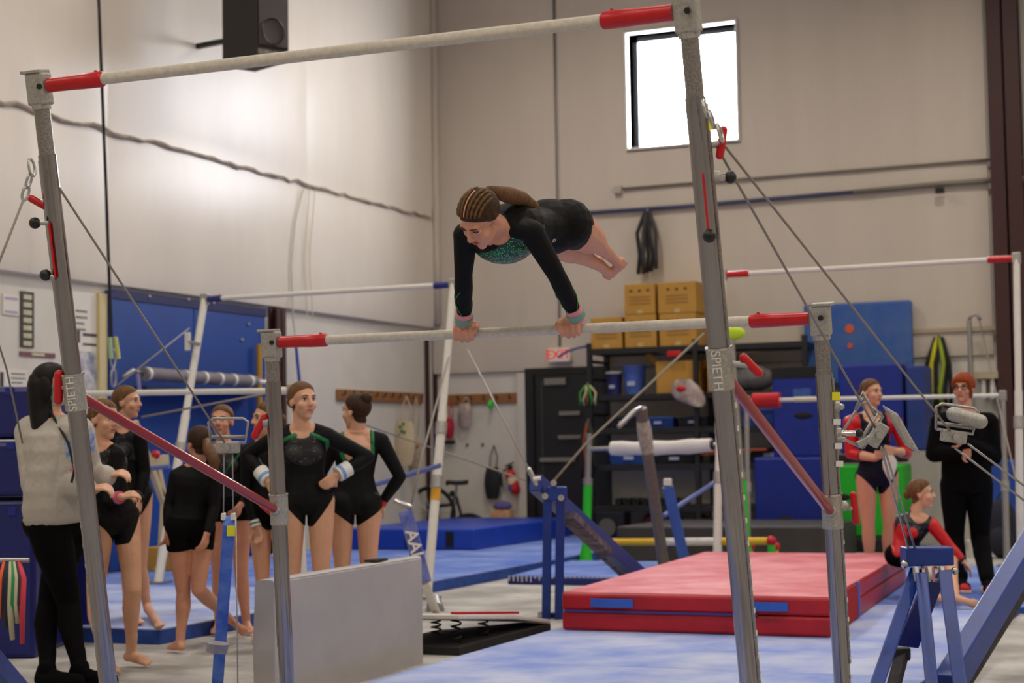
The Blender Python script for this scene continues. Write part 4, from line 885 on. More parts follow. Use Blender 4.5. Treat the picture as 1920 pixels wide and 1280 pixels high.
q_ = gy(1415, 722, SY+.2); gr = thing('grey_bundle', 'grey cloth bundle on the second shelf beside the blue mat', 'bundle', (q_[0], SY+.2, z2)); put('bundle_body', B().ball((q_[0], SY+.2, z2+.17), (.26, .2, .17)), mat('grey_cloth', (120, 116, 112), .8, var=.5, vs=9), gr, smooth=True); put('bundle_knot', B().ball((q_[0]-.1, SY+.1, z2+.33), (.08, .07, .06)), MATS['grey_cloth'], gr, smooth=True)
q_ = gy(1265, 663, SY-.05); rb = thing('red_clamp', 'bright red clamp hanging under the shelf top', 'clamp', q_); put('clamp_body', B().box(q_, (.18, .06, .07)), RED, rb, bevel=.01); put('clamp_arm', B().bar(q_-V3(.09, 0, 0), q_+V3(-.25, 0, .05), .03, .03), BLACK, rb)
# lower shelves
z3, z4, z5, z6 = levels[2:6]
random.seed(11)
cols = [(30, 34, 60), (44, 46, 44), (36, 60, 110), (60, 50, 46), (26, 26, 28), (70, 66, 60)]
def bin_(label, x0, x1, z, h, m, Y=None):
    Y = Y or SY+.05; a, b = gy(x0, 800, Y), gy(x1, 800, Y); o = thing('storage_bin', label, 'bin', ((a[0]+b[0])/2, Y+.2, z)); W = b[0]-a[0]; c = (a[0]+b[0])/2
    put('bin_body', B().loft([[(c-W*.46, Y+.03, z+.003), (c+W*.46, Y+.03, z+.003), (c+W*.46, Y+.42, z+.003), (c-W*.46, Y+.42, z+.003)], [(c-W*.5, Y, z+h), (c+W*.5, Y, z+h), (c+W*.5, Y+.45, z+h), (c-W*.5, Y+.45, z+h)]]), m, o); put('bin_rim', B().bb((c-W*.53, Y-.015, z+h-.03), (c+W*.53, Y+.46, z+h)), m, o, bevel=.006)
    put('bin_label', B().bb((c-W*.12, Y-.004, z+h*.35), (c+W*.12, Y+.02, z+h*.6)), mat('pale_label', (170, 180, 214), .6), o)
BL2 = mat('bin_blue', (34, 70, 150), .5); DKB = mat('bin_dark', (30, 30, 36), .6)
bin_('blue tray with small label on the third shelf', 1205, 1262, z3, .13, BL2); bin_('dark bin at the left of the third shelf', 1140, 1195, z3, .15, DKB); bin_('dark bin at the right of the third shelf', 1270, 1325, z3, .13, DKB)
bin_('blue bin at the left of the fourth shelf', 1140, 1215, z4, .17, BL2); bin_('dark bin at the middle of the fourth shelf', 1225, 1300, z4, .14, DKB); bin_('dark bin at the right end of the fourth shelf', 1400, 1480, z4, .2, DKB); bin_('blue bin behind the front post on the third shelf', 1390, 1450, z3, .2, BL2)
t_ = thing('plank', 'orange plank lying along the fourth shelf', 'plank', gy(1300, 850, SY)); a, b = gy(1285, 846, SY-.02), gy(1440, 842, SY-.02); put('plank_body', B().bar(a, b, .12, .03), mat('plank_orange', (186, 84, 46), .6), t_, bevel=.004); put('plank_batten', B().bar(a+V3(.2, 0, -.03), b-V3(.2, 0, .03), .05, .03), MATS['plank_orange'], t_)
DB = mat('dumbbell_iron', (20, 20, 22), .5)
for k in range(8):
    c = gy(1158+k*17, 938, SY+.08); c[2] = z5+.05; o = thing('dumbbell', 'small black dumbbell in the row on the fifth shelf', 'dumbbell', c, 'dumbbells in a row on the fifth shelf')
    put('handle', B().cyl(c, c+V3(0, .26, 0), .014), STEEL, o)
    for y in (0, .19): put('weight_head', B().cyl(c+V3(0, y, 0), c+V3(0, y+.08, 0), .045, seg=6), DB, o)
a = gy(1128, 1000, SY-.1); b = gy(1166, 958, SY-.1); am = thing('floor_amplifier', 'black amplifier box with round grey speaker cone at the shelf foot', 'speaker', ((a[0]+b[0])/2, SY-.1, 0))
put('cabinet', B().bb((a[0], SY-.32, 0), (b[0]+.1, SY-.06, b[2])), BLACK, am, bevel=.01); c_ = V3((a[0]+b[0])/2+.02, SY-.325, b[2]*.55); put('cone', B().cyl(c_, c_-V3(0, .015, 0), .12, .11, seg=24), mat('cone_grey', (92, 88, 80), .7), am, smooth='a'); put('cone_ring', B().tube([c_+V3(.125*math.cos(q), -.012, .125*math.sin(q)) for q in np.linspace(0, 2*math.pi, 25)[:-1]], .01, 6, closed=True), BLACKM, am, smooth=True)
for k, (x, col) in enumerate(((1215, (90, 20, 24)), (1262, (60, 56, 54)), (1310, (110, 24, 30)))):
    c = gy(x, 985, SY+.05); c[2] = z6; o = thing('gym_ball_bag', ['dark red equipment bag on the bottom shelf beside the amplifier', 'grey equipment bag on the bottom shelf', 'dark red equipment bag on the bottom shelf behind the front post'][k], 'bag', c); mm = mat('eq_bag%d' % k, col, .8, var=.3, vs=8)
    put('bag_body', B().ball(c+V3(0, .12, .115), (.115, .12, .11)), mm, o, smooth=True); put('bag_handle', B().tube([c+V3(-.05, .05, .18), c+V3(0, .02, .24), c+V3(.05, .05, .18)], .012, 6), BLACKM, o)
# bundles of straps hanging: at the door edge, on the back wall and between shelves
def straps(name, label, x, y0, y1, Y, cols, w_=6, n=5):
    o = thing(name, label, 'strap bundle', gy(x, y1, Y)); 
    for k in range(n):
        xx = x+(k-(n-1)/2)*w_; ym = (y0+y1)/2; e = random.uniform(-1, 1)*w_*.6
        p_ = [gy(x+(xx-x)*.25, y0, Y), gy(xx+e, y0+(y1-y0)*.35, Y-.03*(k % 2)), gy(xx-e*.5, ym+(y1-y0)*.2, Y-.03), gy(xx+e*.3, y1-random.uniform(0, .1)*(y1-y0), Y)]
        put('strap', B().tube(p_, .026 if w_ > 7 else .014, 6), mat('strap%d_%d_%d' % cols[k % len(cols)], cols[k % len(cols)], .8), o, smooth=True)
    put('hanging_hook', B().tube([gy(x, y0-4, Y+.02), gy(x, y0, Y-.02), gy(x, y0+3, Y)], .012, 6), STEEL, o)
straps('strap_bundle', 'green and cream straps hanging at the edge of the shelving', 1102, 722, 762, SY-.06, [(60, 150, 60), (196, 180, 140), (120, 90, 60)], 7, 5)
straps('strap_bundle', 'orange and black straps hanging low at the shelving edge', 1103, 790, 900, SY-.06, [(30, 28, 26), (150, 70, 40), (40, 60, 40), (60, 56, 50)], 6, 5)
straps('strap_bundle', 'long black straps hanging from the blue grey pipe', 1214, 396, 514, YB-.2, [(34, 32, 34), (60, 56, 56), (28, 28, 30)], 8, 5)
straps('strap_bundle', 'black and yellow straps hanging on the back wall near the brown column', 1760, 632, 775, YB-.09, [(26, 26, 24), (196, 186, 30), (26, 28, 26), (150, 170, 40), (20, 20, 22)], 9, 6)
straps('strap_bundle', 'black harness straps below the black and yellow straps', 1748, 735, 800, YB-.03, [(24, 24, 26), (36, 36, 38)], 8, 4)
# right wall shelf, brackets, rail
a, b = gy(1828, 706, YB-.1), gy(1874, 704, YB-.1); t_ = thing('wall_shelf', 'short pale wooden ledge on the back wall by the brown column', 'ledge', a); put('ledge_board', B().bb((a[0], YB-.25, a[2]-.03), (b[0], YB-.001, a[2]+.05)), mat('pale_ply', (180, 166, 138), .7), t_)
for x in (1846, 1862): p = gy(x, 712, YB-.1); put('ledge_bracket', B().bb((p[0]-.02, YB-.2, p[2]-.22), (p[0]+.02, YB-.002, p[2])), WHITEP, t_)
t_ = thing('pole_hook', 'thin grey steel pole with curved hook standing by the brown column', 'pole', gy(1822, 1000, YB-.3)*V3(1, 1, 0)); put('pole', B().tube([V3(gy(1819, 700, YB-.3)[0], YB-.3, 0), gy(1817, 600, YB-.3)], .028, 8), STEEL, t_, smooth='a'); put('hook', B().tube([gy(1817, 602, YB-.3), gy(1820, 592, YB-.3), gy(1832, 589, YB-.3), gy(1838, 600, YB-.3)], .022, 8), STEEL, t_, smooth=True)
cable('stay_cable', 'thin cable falling from the curved hook past the brown column', [gy(1836, 598, YB-.3), gy(1905, 900, 15.0)], .008)
a, b = gy(1712, 622, YB-.07), gy(1872, 617, YB-.07); tag(put('wall_batten', B().bb((a[0], YB-.1, a[2]-.02), (b[0], YB-.071, a[2]+.03)), mat('batten_beige', (176, 160, 136), .7)), 'thin beige batten on the back wall right of the faded blue mat', 'batten')
# ---------------------------------------------------------------- navy stacked mats and bands at the left edge
def nav(label, x0, x1, y0, y1, d_, th, z0=None):
    a = dp(x0, y1, d_); b = dp(x1, y0, d_); o = thing('crash_mat', label, 'crash mat', (a+b)/2*V3(1, 1, 0)); ax = (nrm(cr*V3(1, 1, 0)), nrm(fw*V3(1, 1, 0)), V3(0, 0, 1)); za = a[2] if z0 is None else z0; zb_ = b[2]
    W = (b-a) @ ax[0]; c = a+ax[0]*W/2+ax[1]*th/2; c[2] = (za+zb_)/2; put('mat_body', B().box(c, (W, th, zb_-za), ax), NAVYV, o, bevel=.03)
    for k in range(3): put('pleat', B().box(c-ax[1]*(th/2+.003)+ax[0]*W*(-.3+.3*k)+V3(0, 0, (zb_-za)*.42), (.05, .01, .05), ax), BLUEV, o, bevel=.004)
nav('bottom navy crash mat of the stack behind the coach', -150, 62, 935, 1150, 10.3, .9, 0.0); nav('middle navy crash mat of the stack behind the coach', -150, 60, 826, 933, 10.3, .9); nav('top navy crash mat of the stack behind the coach', -150, 58, 724, 824, 10.35, .9)
pm = thing('wall_mat', 'dark blue mat standing upright behind the legs of the coach', 'mat', gz(150, 1200)); c_ = gz(150, 1200); ax = (nrm(cr*V3(1, 1, 0)), nrm(fw*V3(1, 1, 0)), V3(0, 0, 1)); put('mat_body', B().box(c_+V3(0, 0, .42)+ax[1]*.06, (.24, .12, .84), ax), NAVYV, pm, bevel=.02); put('edge_piping', B().box(c_+V3(0, 0, .845)+ax[1]*.06, (.25, .13, .02), ax), BLUEV, pm)
rk = thing('band_rack', 'bundle of coloured resistance bands hanging at the left edge', 'resistance bands', dp(20, 1190, 8.6)); random.seed(4)
for k, col in enumerate(((230, 90, 50), (30, 30, 36), (30, 36, 60), (196, 190, 160), (40, 140, 70), (200, 190, 170), (60, 50, 50), (210, 60, 80))):
    x = 2+k*6; p_ = [dp(x*.6+8, 1052, 8.6), dp(x, 1085, 8.55), dp(x-2, 1130, 8.55), dp(x+random.uniform(-4, 4), 1150+random.uniform(0, 60), 8.6)]; put('band', B().tube(p_, [.012, .016, .016, .012], 8), mat('band%d' % k, col, .7), rk, smooth=True)
put('rack_rod', B().cyl(dp(-30, 1050, 8.6), dp(55, 1050, 8.6), .012), STEEL, rk); put('rack_upright', B().bar(dp(-30, 1050, 8.62), gz(-35, 1290), .04, .04), BLUEP, rk)
# cardboard boxes on the floor behind the girls
carton('flat cardboard carton on the floor behind the girl in black shorts', 258, 1040, 330, 1082, 13.9, .1, dpt=.4, marks=False)
t_ = thing('trestle', 'wooden trestle frame leaning before the blue wall padding', 'trestle', gz(300, 1050)); 
for (x0, y0, x1, y1) in ((252, 790, 310, 950), (290, 850, 306, 930)): put('trestle_leg', B().bar(gx(x0, y0, -8.9), gx(x1, y1, -8.9), .05, .05), mat('pale_trestle', (196, 176, 138), .7), t_)
put('trestle_top', B().bar(gx(262, 872, -8.9), gx(312, 862, -8.9), .06, .1), MATS['pale_trestle'], t_); put('trestle_leg', B().bar(gx(308, 940, -8.9), gx(300, 1060, -8.9)*V3(1, 1, 0)+V3(0, 0, .1), .05, .05), MATS['pale_trestle'], t_); put('red_knob', B().ball(gx(292, 852, -8.88), .04), RED, t_, smooth=True)
# ================================================================== PEOPLE
def remesh(b, vox, it=4):
    me = b.mesh('tmp'); o = bpy.data.objects.new('tmp', me); COL.objects.link(o)
    m = o.modifiers.new('r', 'REMESH'); m.mode = 'VOXEL'; m.voxel_size = vox; m.use_smooth_shade = True
    if it: s_ = o.modifiers.new('s', 'SMOOTH'); s_.factor = .5; s_.iterations = it
    dg = bpy.context.evaluated_depsgraph_get(); ev = o.evaluated_get(dg); em = ev.to_mesh()
    n = len(em.vertices); V = np.empty(n*3); em.vertices.foreach_get('co', V); V = V.reshape(-1, 3)
    N = np.empty(n*3); em.vertices.foreach_get('normal', N); N = N.reshape(-1, 3)
    em.calc_loop_triangles(); T = np.empty(len(em.loop_triangles)*3, int); em.loop_triangles.foreach_get('vertices', T); T = T.reshape(-1, 3)
    ev.to_mesh_clear(); bpy.data.objects.remove(o); bpy.data.meshes.remove(me)
    return V, T, N
def np_obj(name, V, T, m, parent):
    me = bpy.data.meshes.new(name); base = wl(parent); V = V-base
    me.vertices.add(len(V)); me.vertices.foreach_set('co', V.ravel()); me.loops.add(len(T)*3); me.loops.foreach_set('vertex_index', T.ravel().astype(np.int32))
    me.polygons.add(len(T)); me.polygons.foreach_set('loop_start', np.arange(0, len(T)*3, 3, dtype=np.int32)); me.polygons.foreach_set('use_smooth', np.ones(len(T), bool))
    me.update(calc_edges=True); me.validate(); me.materials.append(m)
    o = bpy.data.objects.new(name, me); COL.objects.link(o); o.parent = parent; return o
def clip(V, T, N, g, off, taper=.01):
    """part of a surface where g > 0, lifted off it by off; its rim tapers to the surface"""
    pos = g > 0; k = pos[T].sum(1); keep = list(map(tuple, T[k == 3])); NV = []; nv = len(V); cache = {}
    def cut(a, b):
        key = (a, b) if a < b else (b, a)
        if key not in cache:
            t = g[a]/(g[a]-g[b]); cache[key] = nv+len(NV); NV.append((V[a]+t*(V[b]-V[a]), N[a]+t*(N[b]-N[a])))
        return cache[key]
    for tri in T[(k == 1) | (k == 2)]:
        a, b, c = map(int, tri); q = [a, b, c]
        if pos[q].sum() == 1:
            while not pos[q[0]]: q = q[1:]+q[:1]
            keep.append((q[0], cut(q[0], q[1]), cut(q[0], q[2])))
        else:
            while pos[q[0]]: q = q[1:]+q[:1]
            x, y = cut(q[1], q[0]), cut(q[2], q[0]); keep += [(q[1], q[2], x), (q[2], y, x)]
    if not keep: return None
    lift = np.clip(g/taper, 0, 1)*(off-.0012)+.0012
    VV = V+N*lift[:, None]
    if NV: VV = np.vstack([VV, [p+n*.0012 for p, n in NV]])
    K = np.array(keep); u, inv = np.unique(K.ravel(), return_inverse=True); return VV[u], inv.reshape(-1, 3)
SKIN = mat('skin_fair', (218, 164, 132), .5, var=.08, vs=14); SKIN2 = mat('skin_rosy', (214, 152, 124), .5, var=.1, vs=12)
HAIRD = mat('hair_black', (18, 14, 13), .55, spec=.25, var=.3, vs=60, stretch=(1, 1, .15)); HAIRB = mat('hair_brown', (66, 44, 30), .6, spec=.2, var=.4, vs=70, stretch=(1, 1, .2)); HAIRL = mat('hair_dark_blond', (118, 84, 54), .6, spec=.2, var=.45, vs=70, stretch=(1, 1, .2)); HAIRR = mat('hair_copper', (158, 70, 28), .6, spec=.2, var=.4, vs=60, stretch=(1, 1, .2))
LEO = mat('leotard_black', (14, 13, 15), .65, var=.2, vs=30, spec=.18); LEOS = sequin_mat('leotard_sequin', (18, 17, 20), (150, 145, 145), 60, .14, .6); LEON = mat('leotard_navy', (18, 18, 40), .6, spec=.2); REDL = mat('leotard_red', (205, 12, 22), .35, var=.15, vs=8); GRN = mat('trim_green', (8, 120, 66), .35, var=.2, vs=20)
EYEW = mat('eye_white', (228, 222, 216), .3); IRIS = mat('iris_dark', (40, 30, 26), .2); LIPS = mat('lips', (176, 90, 84), .5); BROWM = mat('brow', (84, 58, 42), .8)
BANDW = mat('wristband_white', (226, 224, 220), .8); BANDB = mat('wristband_blue', (120, 160, 210), .8); BLKC = mat('cloth_black', (11, 10, 12), .9, var=.2, vs=20, spec=.1)
class Person:
    def __init__(s, name, label, H, J, fwdT, hf, hu, skin=SKIN, hair=HAIRB, vox=.0065, base=None, hands=None, shoes=False, hs=1.0, group=None, bust=.0, wide=1.0, body_extra=None):
        s.H = H; k = s.k = H/1.6; s.J = J = {a: np.array(b, float) for a, b in J.items()}; s.skin = skin; s.hair_m = hair
        s.root = thing(name, label, 'person', base if base is not None else (J['anL']+J['anR'])/2*V3(1, 1, 0), group)
        up = s.up = nrm(J['nk']-J['pel']); fT = nrm(fwdT); fT = s.fwd = nrm(fT-up*(fT @ up)); rt = np.cross(fT, up)
        s.rt = rt
        # orient right so that it points from the L joints to the R joints
        sg = 1 if (J['shR']-J['shL']) @ rt >= 0 else -1; s.rt = rt*sg
        J.setdefault('hipL', J['pel']-s.rt*.088*k-up*.01*k); J.setdefault('hipR', J['pel']+s.rt*.088*k-up*.01*k)
        hr = np.cross(nrm(hf), nrm(hu)); hf = nrm(hf); hu = nrm(hu-hf*(hu @ hf)); hr = np.cross(hf, hu); s.hax = (hr, hf, hu); s.hk = hk = hs*min(1.0, .55+.45*k)
        hd = J['hd']; HP = s.HP = lambda x, y, z: hd+(hr*x+hf*y+hu*z)*hk
        b = s.b = B()
        L = np.linalg.norm(J['nk']-J['pel']); shr = nrm(J['shR']-J['shL'])
        lev = [(-.20, .07, .06), (-.12, .125, .088), (-.03, .155, .102), (.08, .152, .1), (.22, .128, .088), (.38, .112, .08), (.55, .122, .086), (.72, .138, .094), (.86, .138, .085), (.95, .10, .066), (1.02, .055, .05)]
        rings = []
        for t, wd, dpt in lev:
            r_ = nrm(s.rt*(1-max(0, t))+shr*max(0, t)); r_ = nrm(r_-up*(r_ @ up)); f_ = np.cross(up, r_); f_ = f_ if f_ @ fT > 0 else -f_
            c = J['pel']+up*L*t - f_*(.01*k if t > .6 else 0); rings.append([c+r_*wd*k*wide*math.cos(q)+f_*dpt*k*wide*math.sin(q) for q in np.linspace(0, 2*math.pi, 21)[:-1]])
        b.loft(rings)
        for sd in ('L', 'R'):
            sh, el, wr = J['sh'+sd], J['el'+sd], J['wr'+sd]
            b.rod(J['pel']+up*L*.88, sh, .068*k, .05*k); b.rod(J['nk']+(J['hd']-J['nk'])*.12, sh+up*.01*k, .042*k, .04*k)
            m_ = sh+(el-sh)*.45; b.rod(sh, m_, .049*k, .043*k); b.rod(m_, el, .043*k, .035*k); m_ = el+(wr-el)*.3; b.rod(el, m_, .035*k, .037*k); b.rod(m_, wr, .037*k, .0245*k)
            hp, kn, an = J['hip'+sd], J['kn'+sd], J['an'+sd]; m_ = hp+(kn-hp)*.35
            b.rod(hp, m_, .083*k*wide, .076*k*wide); b.rod(m_, kn, .076*k*wide, .05*k); sh_d = nrm(an-kn); bk = nrm(np.cross(np.cross(sh_d, J.get('to'+sd)-an), sh_d)); c_ = kn+(an-kn)*.3-bk*.012*k
            b.rod(kn, c_, .049*k, .053*k); b.rod(c_, kn+(an-kn)*.72-bk*.004*k, .053*k, .035*k); b.rod(kn+(an-kn)*.7, an, .036*k, .031*k)
            to = J['to'+sd]; fd = nrm(to-an); fl = np.linalg.norm(to-an); heel = an-nrm(to-an-sh_d*((to-an) @ sh_d))*.025*k+sh_d*.03*k
            b.rod(an, heel, .032*k, .03*k); b.rod(heel, to-fd*.05*k, .026*k, .026*k); b.rod(an+sh_d*.005, to-fd*.06*k, .03*k, .024*k)
            lat = nrm(np.cross(fd, sh_d))
            for q in (-1, 0, 1): b.rod(to-fd*.06*k+lat*.02*q*k, to-fd*.012*k*(1+.4*abs(q))+lat*.022*q*k, .018*k, .011*k)
            if bust: b.ball(J['pel']+up*L*.66+s.fwd*.055*k+s.rt*(.058 if sd == 'R' else -.062)*k, (.05*k, .045*k, .052*k))
            b.ball(hp-s.fwd*.028*k-up*.005*k-(hp-J['pel'])*.12, .084*k*wide)
            if hands and sd in hands: s.hand(wr, *hands[sd])
            else: s.hand(wr, nrm(wr-el), nrm(np.cross(wr-el, V3(0, 0, 1))+1e-4), .5)
        b.rod(J['nk']-up*.03*k, HP(0, -.02, -.06), .052*k, .047*k)
        # head
        b.ball(HP(0, -.012, .035), (.071*hk, .09*hk, .077*hk), s.hax, 20, 14); b.ball(HP(0, .026, -.03), (.054*hk, .06*hk, .078*hk), s.hax, 20, 14)
        b.ball(HP(0, .06, -.09), .021*hk); b.rod(HP(0, .082, .016), HP(0, .1, -.02), .008*hk, .0125*hk); b.rod(HP(-.03, .07, .026), HP(.03, .07, .026), .015*hk)
        for q in (-1, 1):
            b.ball(HP(.036*q, .055, -.026), .025*hk); b.ball(HP(.071*q, -.008, -.008), (.011*hk, .018*hk, .029*hk), s.hax); b.rod(HP(.012*q, .094, -.024), HP(.008*q, .09, -.026), .008*hk)
        b.rod(HP(-.016, .077, -.056), HP(.016, .077, -.056), .009*hk)
        if body_extra: body_extra(s)
        s.V, s.T, s.N = remesh(b, vox)
        np_obj('body', s.V, s.T, skin, s.root)
        # features
        for q in (-1, 1):
            e = put('eye', B().ball(HP(.030*q, .066, .006), .0118*hk), EYEW, s.root, smooth=True); put('iris', B().ball(HP(.0305*q, .0722, .006), .007*hk), IRIS, e, smooth=True)
            put('eyebrow', B().tube([HP(.014*q, .0865, .026), HP(.03*q, .086, .032), HP(.046*q, .074, .027)], [.003*hk, .0042*hk, .002*hk], 6), BROWM, s.root, smooth=True)
            put('eyelid', B().tube([HP(.018*q, .079, .012), HP(.031*q, .0835, .016), HP(.045*q, .074, .011)], .0028*hk, 6), BROWM, s.root, smooth=True)
        put('lips', B().tube([HP(-.021, .079, -.055), HP(-.008, .087, -.053), HP(0, .0878, -.0545), HP(.008, .087, -.053), HP(.021, .079, -.055)], [.003*hk, .0062*hk, .006*hk, .0062*hk, .003*hk], 8), LIPS, s.root, smooth=True)
        s.labels()
    def hand(s, wr, d, n, curl, spread=0.0, thumb=1):
        """d: pointing direction, n: palm normal, curl 0..1"""
        k = s.k*.97; d = nrm(d); n = nrm(n-d*(n @ d)); x = np.cross(d, n); b = s.b
        for q in (-.024, -.008, .008, .024): b.rod(wr+d*.012*k+x*q*.7*k, wr+d*.075*k+x*q*1.15*k, .0125*k, .0105*k)
        for i, (q, l) in enumerate(((-.029, .062), (-.0098, .072), (.0098, .068), (.029, .052))):
            p = wr+d*.08*k+x*q*k; a = 0
            for j in range(3):
                a += curl*(.9 if j == 0 else .8); dd = d*math.cos(a)+n*math.sin(a); l_ = l*(.46, .32, .24)[j]*k; b.rod(p, p+dd*l_, .0085*k-.0007*j, .0078*k-.0007*j, 10, 3); p = p+dd*l_
        p = wr+d*.025*k+x*.022*thumb*k; a1 = nrm(d*.6+x*.75*thumb+n*.25); q1 = p+a1*.04*k; a2 = nrm(d*.9+x*.25*thumb+n*.45*(.4+curl)); b.rod(p, q1, .012*k, .0105*k, 10, 3); b.rod(q1, q1+a2*.042*k, .0098*k, .008*k, 10, 3)
    def labels(s):
        J, V, k = s.J, s.V, s.k; segs = [('torso', J['pel']-s.up*.02*k, J['pel']+(J['nk']-J['pel'])*.9, .1), ('neck', J['nk'], s.HP(0, -.01, -.075), .045), ('head', s.HP(0, 0, -.05), s.HP(0, 0, .04), .08)]
        for d in 'LR':
            wr = J['wr'+d]; segs += [('ua', J['sh'+d], J['el'+d], .04), ('fa'+d, J['el'+d], wr, .03), ('hand', wr+nrm(wr-J['el'+d])*.035*k, wr+nrm(wr-J['el'+d])*.1*k, .03), ('thigh', J['hip'+d], J['kn'+d], .065), ('calf', J['kn'+d], J['an'+d], .045), ('foot', J['an'+d], J['to'+d], .03)]
        D = []
        for _, a, b, r in segs:
            ab = b-a; t = np.clip(((V-a) @ ab)/(ab @ ab), 0, 1); D.append(np.linalg.norm(V-a-t[:, None]*ab, axis=1)/(r*k))
        i = np.argmin(np.array(D), 0); s.lab = np.array([q[0][:2] if q[0].startswith('fa') else q[0] for q in segs])[i]
        q = V-J['pel']; s.a = q @ s.up; s.w = q @ s.rt; s.f = q @ s.fwd
        h = V-J['hd']; s.hx, s.hy, s.hz = [(h @ ax)/s.hk for ax in s.hax]; s.Ls = np.linalg.norm(J['nk']-J['pel'])
    def surf(s, x, y, rad=4.0):
        q = s.V-CO; z = q @ fw; px = 960+F*(q @ cr)/z; py = 640-F*(q @ cu)/z; m_ = np.hypot(px-x, py-y) < rad; i = np.where(m_)[0]
        return s.V[i[np.argmin(z[i])]] if len(i) else None
    def is_(s, *n): return np.isin(s.lab, n)
    def wear(s, name, g, m, off=.004, taper=.008, parent=None):
        r = clip(s.V, s.T, s.N, g, off, taper)
        return np_obj(name, r[0], r[1], m, parent or s.root) if r is not None else None
    def f_leo(s, neck=.075, cut=1.2, low=-.155, scoop=.03):
        k = s.k; c = s.J['nk']+s.up*.02*k+s.fwd*scoop*k; gn = np.minimum(np.linalg.norm(s.V-c, axis=1)-neck*k, .02*k-(s.V-s.J['nk']) @ s.up+.02*k)
        cc = np.where(s.f > 0, cut, cut*.72); gl = s.a-(low*k+cc*np.maximum(np.abs(s.w)-.02*k, 0))
        g = np.where(s.is_('torso', 'neck', 'thigh', 'ua'), np.minimum(gn, np.where(s.is_('ua'), 1, gl)), -.05); g = np.where(s.is_('head', 'hand', 'calf', 'foot'), -.05, g)
        return np.where(s.is_('fa'), s.f_sleeve(0.985), g)
    def f_sleeve(s, t1):
        best = np.full(len(s.V), -.05)
        for d in 'LR':
            e, w_ = s.J['el'+d], s.J['wr'+d]; ab = w_-e; t = ((s.V-e) @ ab)/(ab @ ab); dist = np.linalg.norm(s.V-e-np.clip(t, 0, 1)[:, None]*ab, axis=1)
            best = np.where(dist < .075*s.k, np.maximum(best, (t1-t)*np.linalg.norm(ab)), best)
        return best
    def f_pants(s, waist=.08, end=1.0):
        g = np.where(s.is_('torso', 'thigh'), waist*s.k-s.a, -.05)
        for d in 'LR':
            for (lab, p, q_, lo, hi) in (('thigh', 'kn', 'hip', 0, 1), ('calf', 'an', 'kn', 0, 1)):
                pass
        if end >= 1: g = np.where(s.is_('calf'), .05, g); g = np.where(s.is_('foot'), .02, g)
        else:
            gb = np.full(len(s.V), -9.)
            for d in 'LR':
                a, b_ = s.J['hip'+d], s.J['kn'+d]; ab = b_-a; t = ((s.V-a) @ ab)/(ab @ ab); dist = np.linalg.norm(s.V-a-np.clip(t, 0, 1)[:, None]*ab, axis=1); gb = np.where(dist < .12*s.k, np.maximum(gb, (end-t)*np.linalg.norm(ab)), gb)
            g = np.where(s.is_('thigh'), np.minimum(g, gb), g); g = np.where(s.is_('calf', 'foot'), -.05, g)
        return g
    def hair(s, style='slick', m=None, off=.008, line=None):
        m = m or s.hair_m; zmin = np.interp(s.hy, *(line or ([-.12, -.05, -.02, .005, .03, .06, .075, .11], [-.075, -.07, -.05, .018, .045, .066, .078, .1])))
        g = np.where(s.is_('head', 'neck'), s.hz-zmin, -.05)*s.hk; g = np.where((np.abs(s.hx) > .06) & (s.hz < .012) & (s.hy > -.03), np.minimum(g, -.001), g)
        o = s.wear('hair', g, m, off, .028); HP = s.HP; k = s.hk
        if style == 'bun': put('hair_bun', B().ball(HP(0, -.085, .085), (.042*k, .04*k, .036*k), s.hax), m, s.root, smooth=True); put('hair_tie', B().ball(HP(0, -.072, .07), (.034*k, .028*k, .028*k), s.hax), HAIRD, s.root, smooth=True)
        if style == 'lowbun': put('hair_bun', B().ball(HP(0, -.105, .0), (.038*k, .03*k, .036*k), s.hax), m, s.root, smooth=True)
        return o
    def tail(s, pts, r, m=None):
        rr = [r*x for x in np.interp(np.linspace(0, 1, len(pts)), [0, .25, .7, 1], [.55, 1, .85, .25])]; put('ponytail', B().tube(pts, rr, 12), m or s.hair_m, s.root, smooth=True)
    def band(s, side, t0, t1, r, m, name='wristband'):
        e, w_ = s.J['el'+side], s.J['wr'+side]; d = w_-e; put(name, B().cyl(e+d*t0, e+d*t1, r*s.k, r*s.k*.98, 18), m, s.root, smooth='a')
    def trim(s, segs, width, m, name='green_trim', off=.0065, front=True):
        k = s.k; best = np.full(len(s.V), -.05)
        for (w0, a0), (w1, a1) in segs:
            p = np.stack([s.w/k, s.a/s.Ls*.5], 1); A = V3(w0, a0); Bq = V3(w1, a1); ab = Bq-A; t = np.clip(((p-A) @ ab)/(ab @ ab), 0, 1); best = np.maximum(best, width-np.linalg.norm(p-A-t[:, None]*ab, axis=1))
        g = np.where(s.is_('torso', 'ua', 'neck') & ((s.f > 0) if front else (s.f < 0)), best, -.05); return s.wear(name, g*k, m, off, .004)
def floor_pt(x, y, z=0.0): return gz(x, y, z)
RIGHT, TOCAM, UP = nrm(cr*V3(1, 1, 0)), nrm(-fw*V3(1, 1, 0)), V3(0, 0, 1)
def dirv(r, c, u=0.0): return nrm(RIGHT*r+TOCAM*c+UP*u)
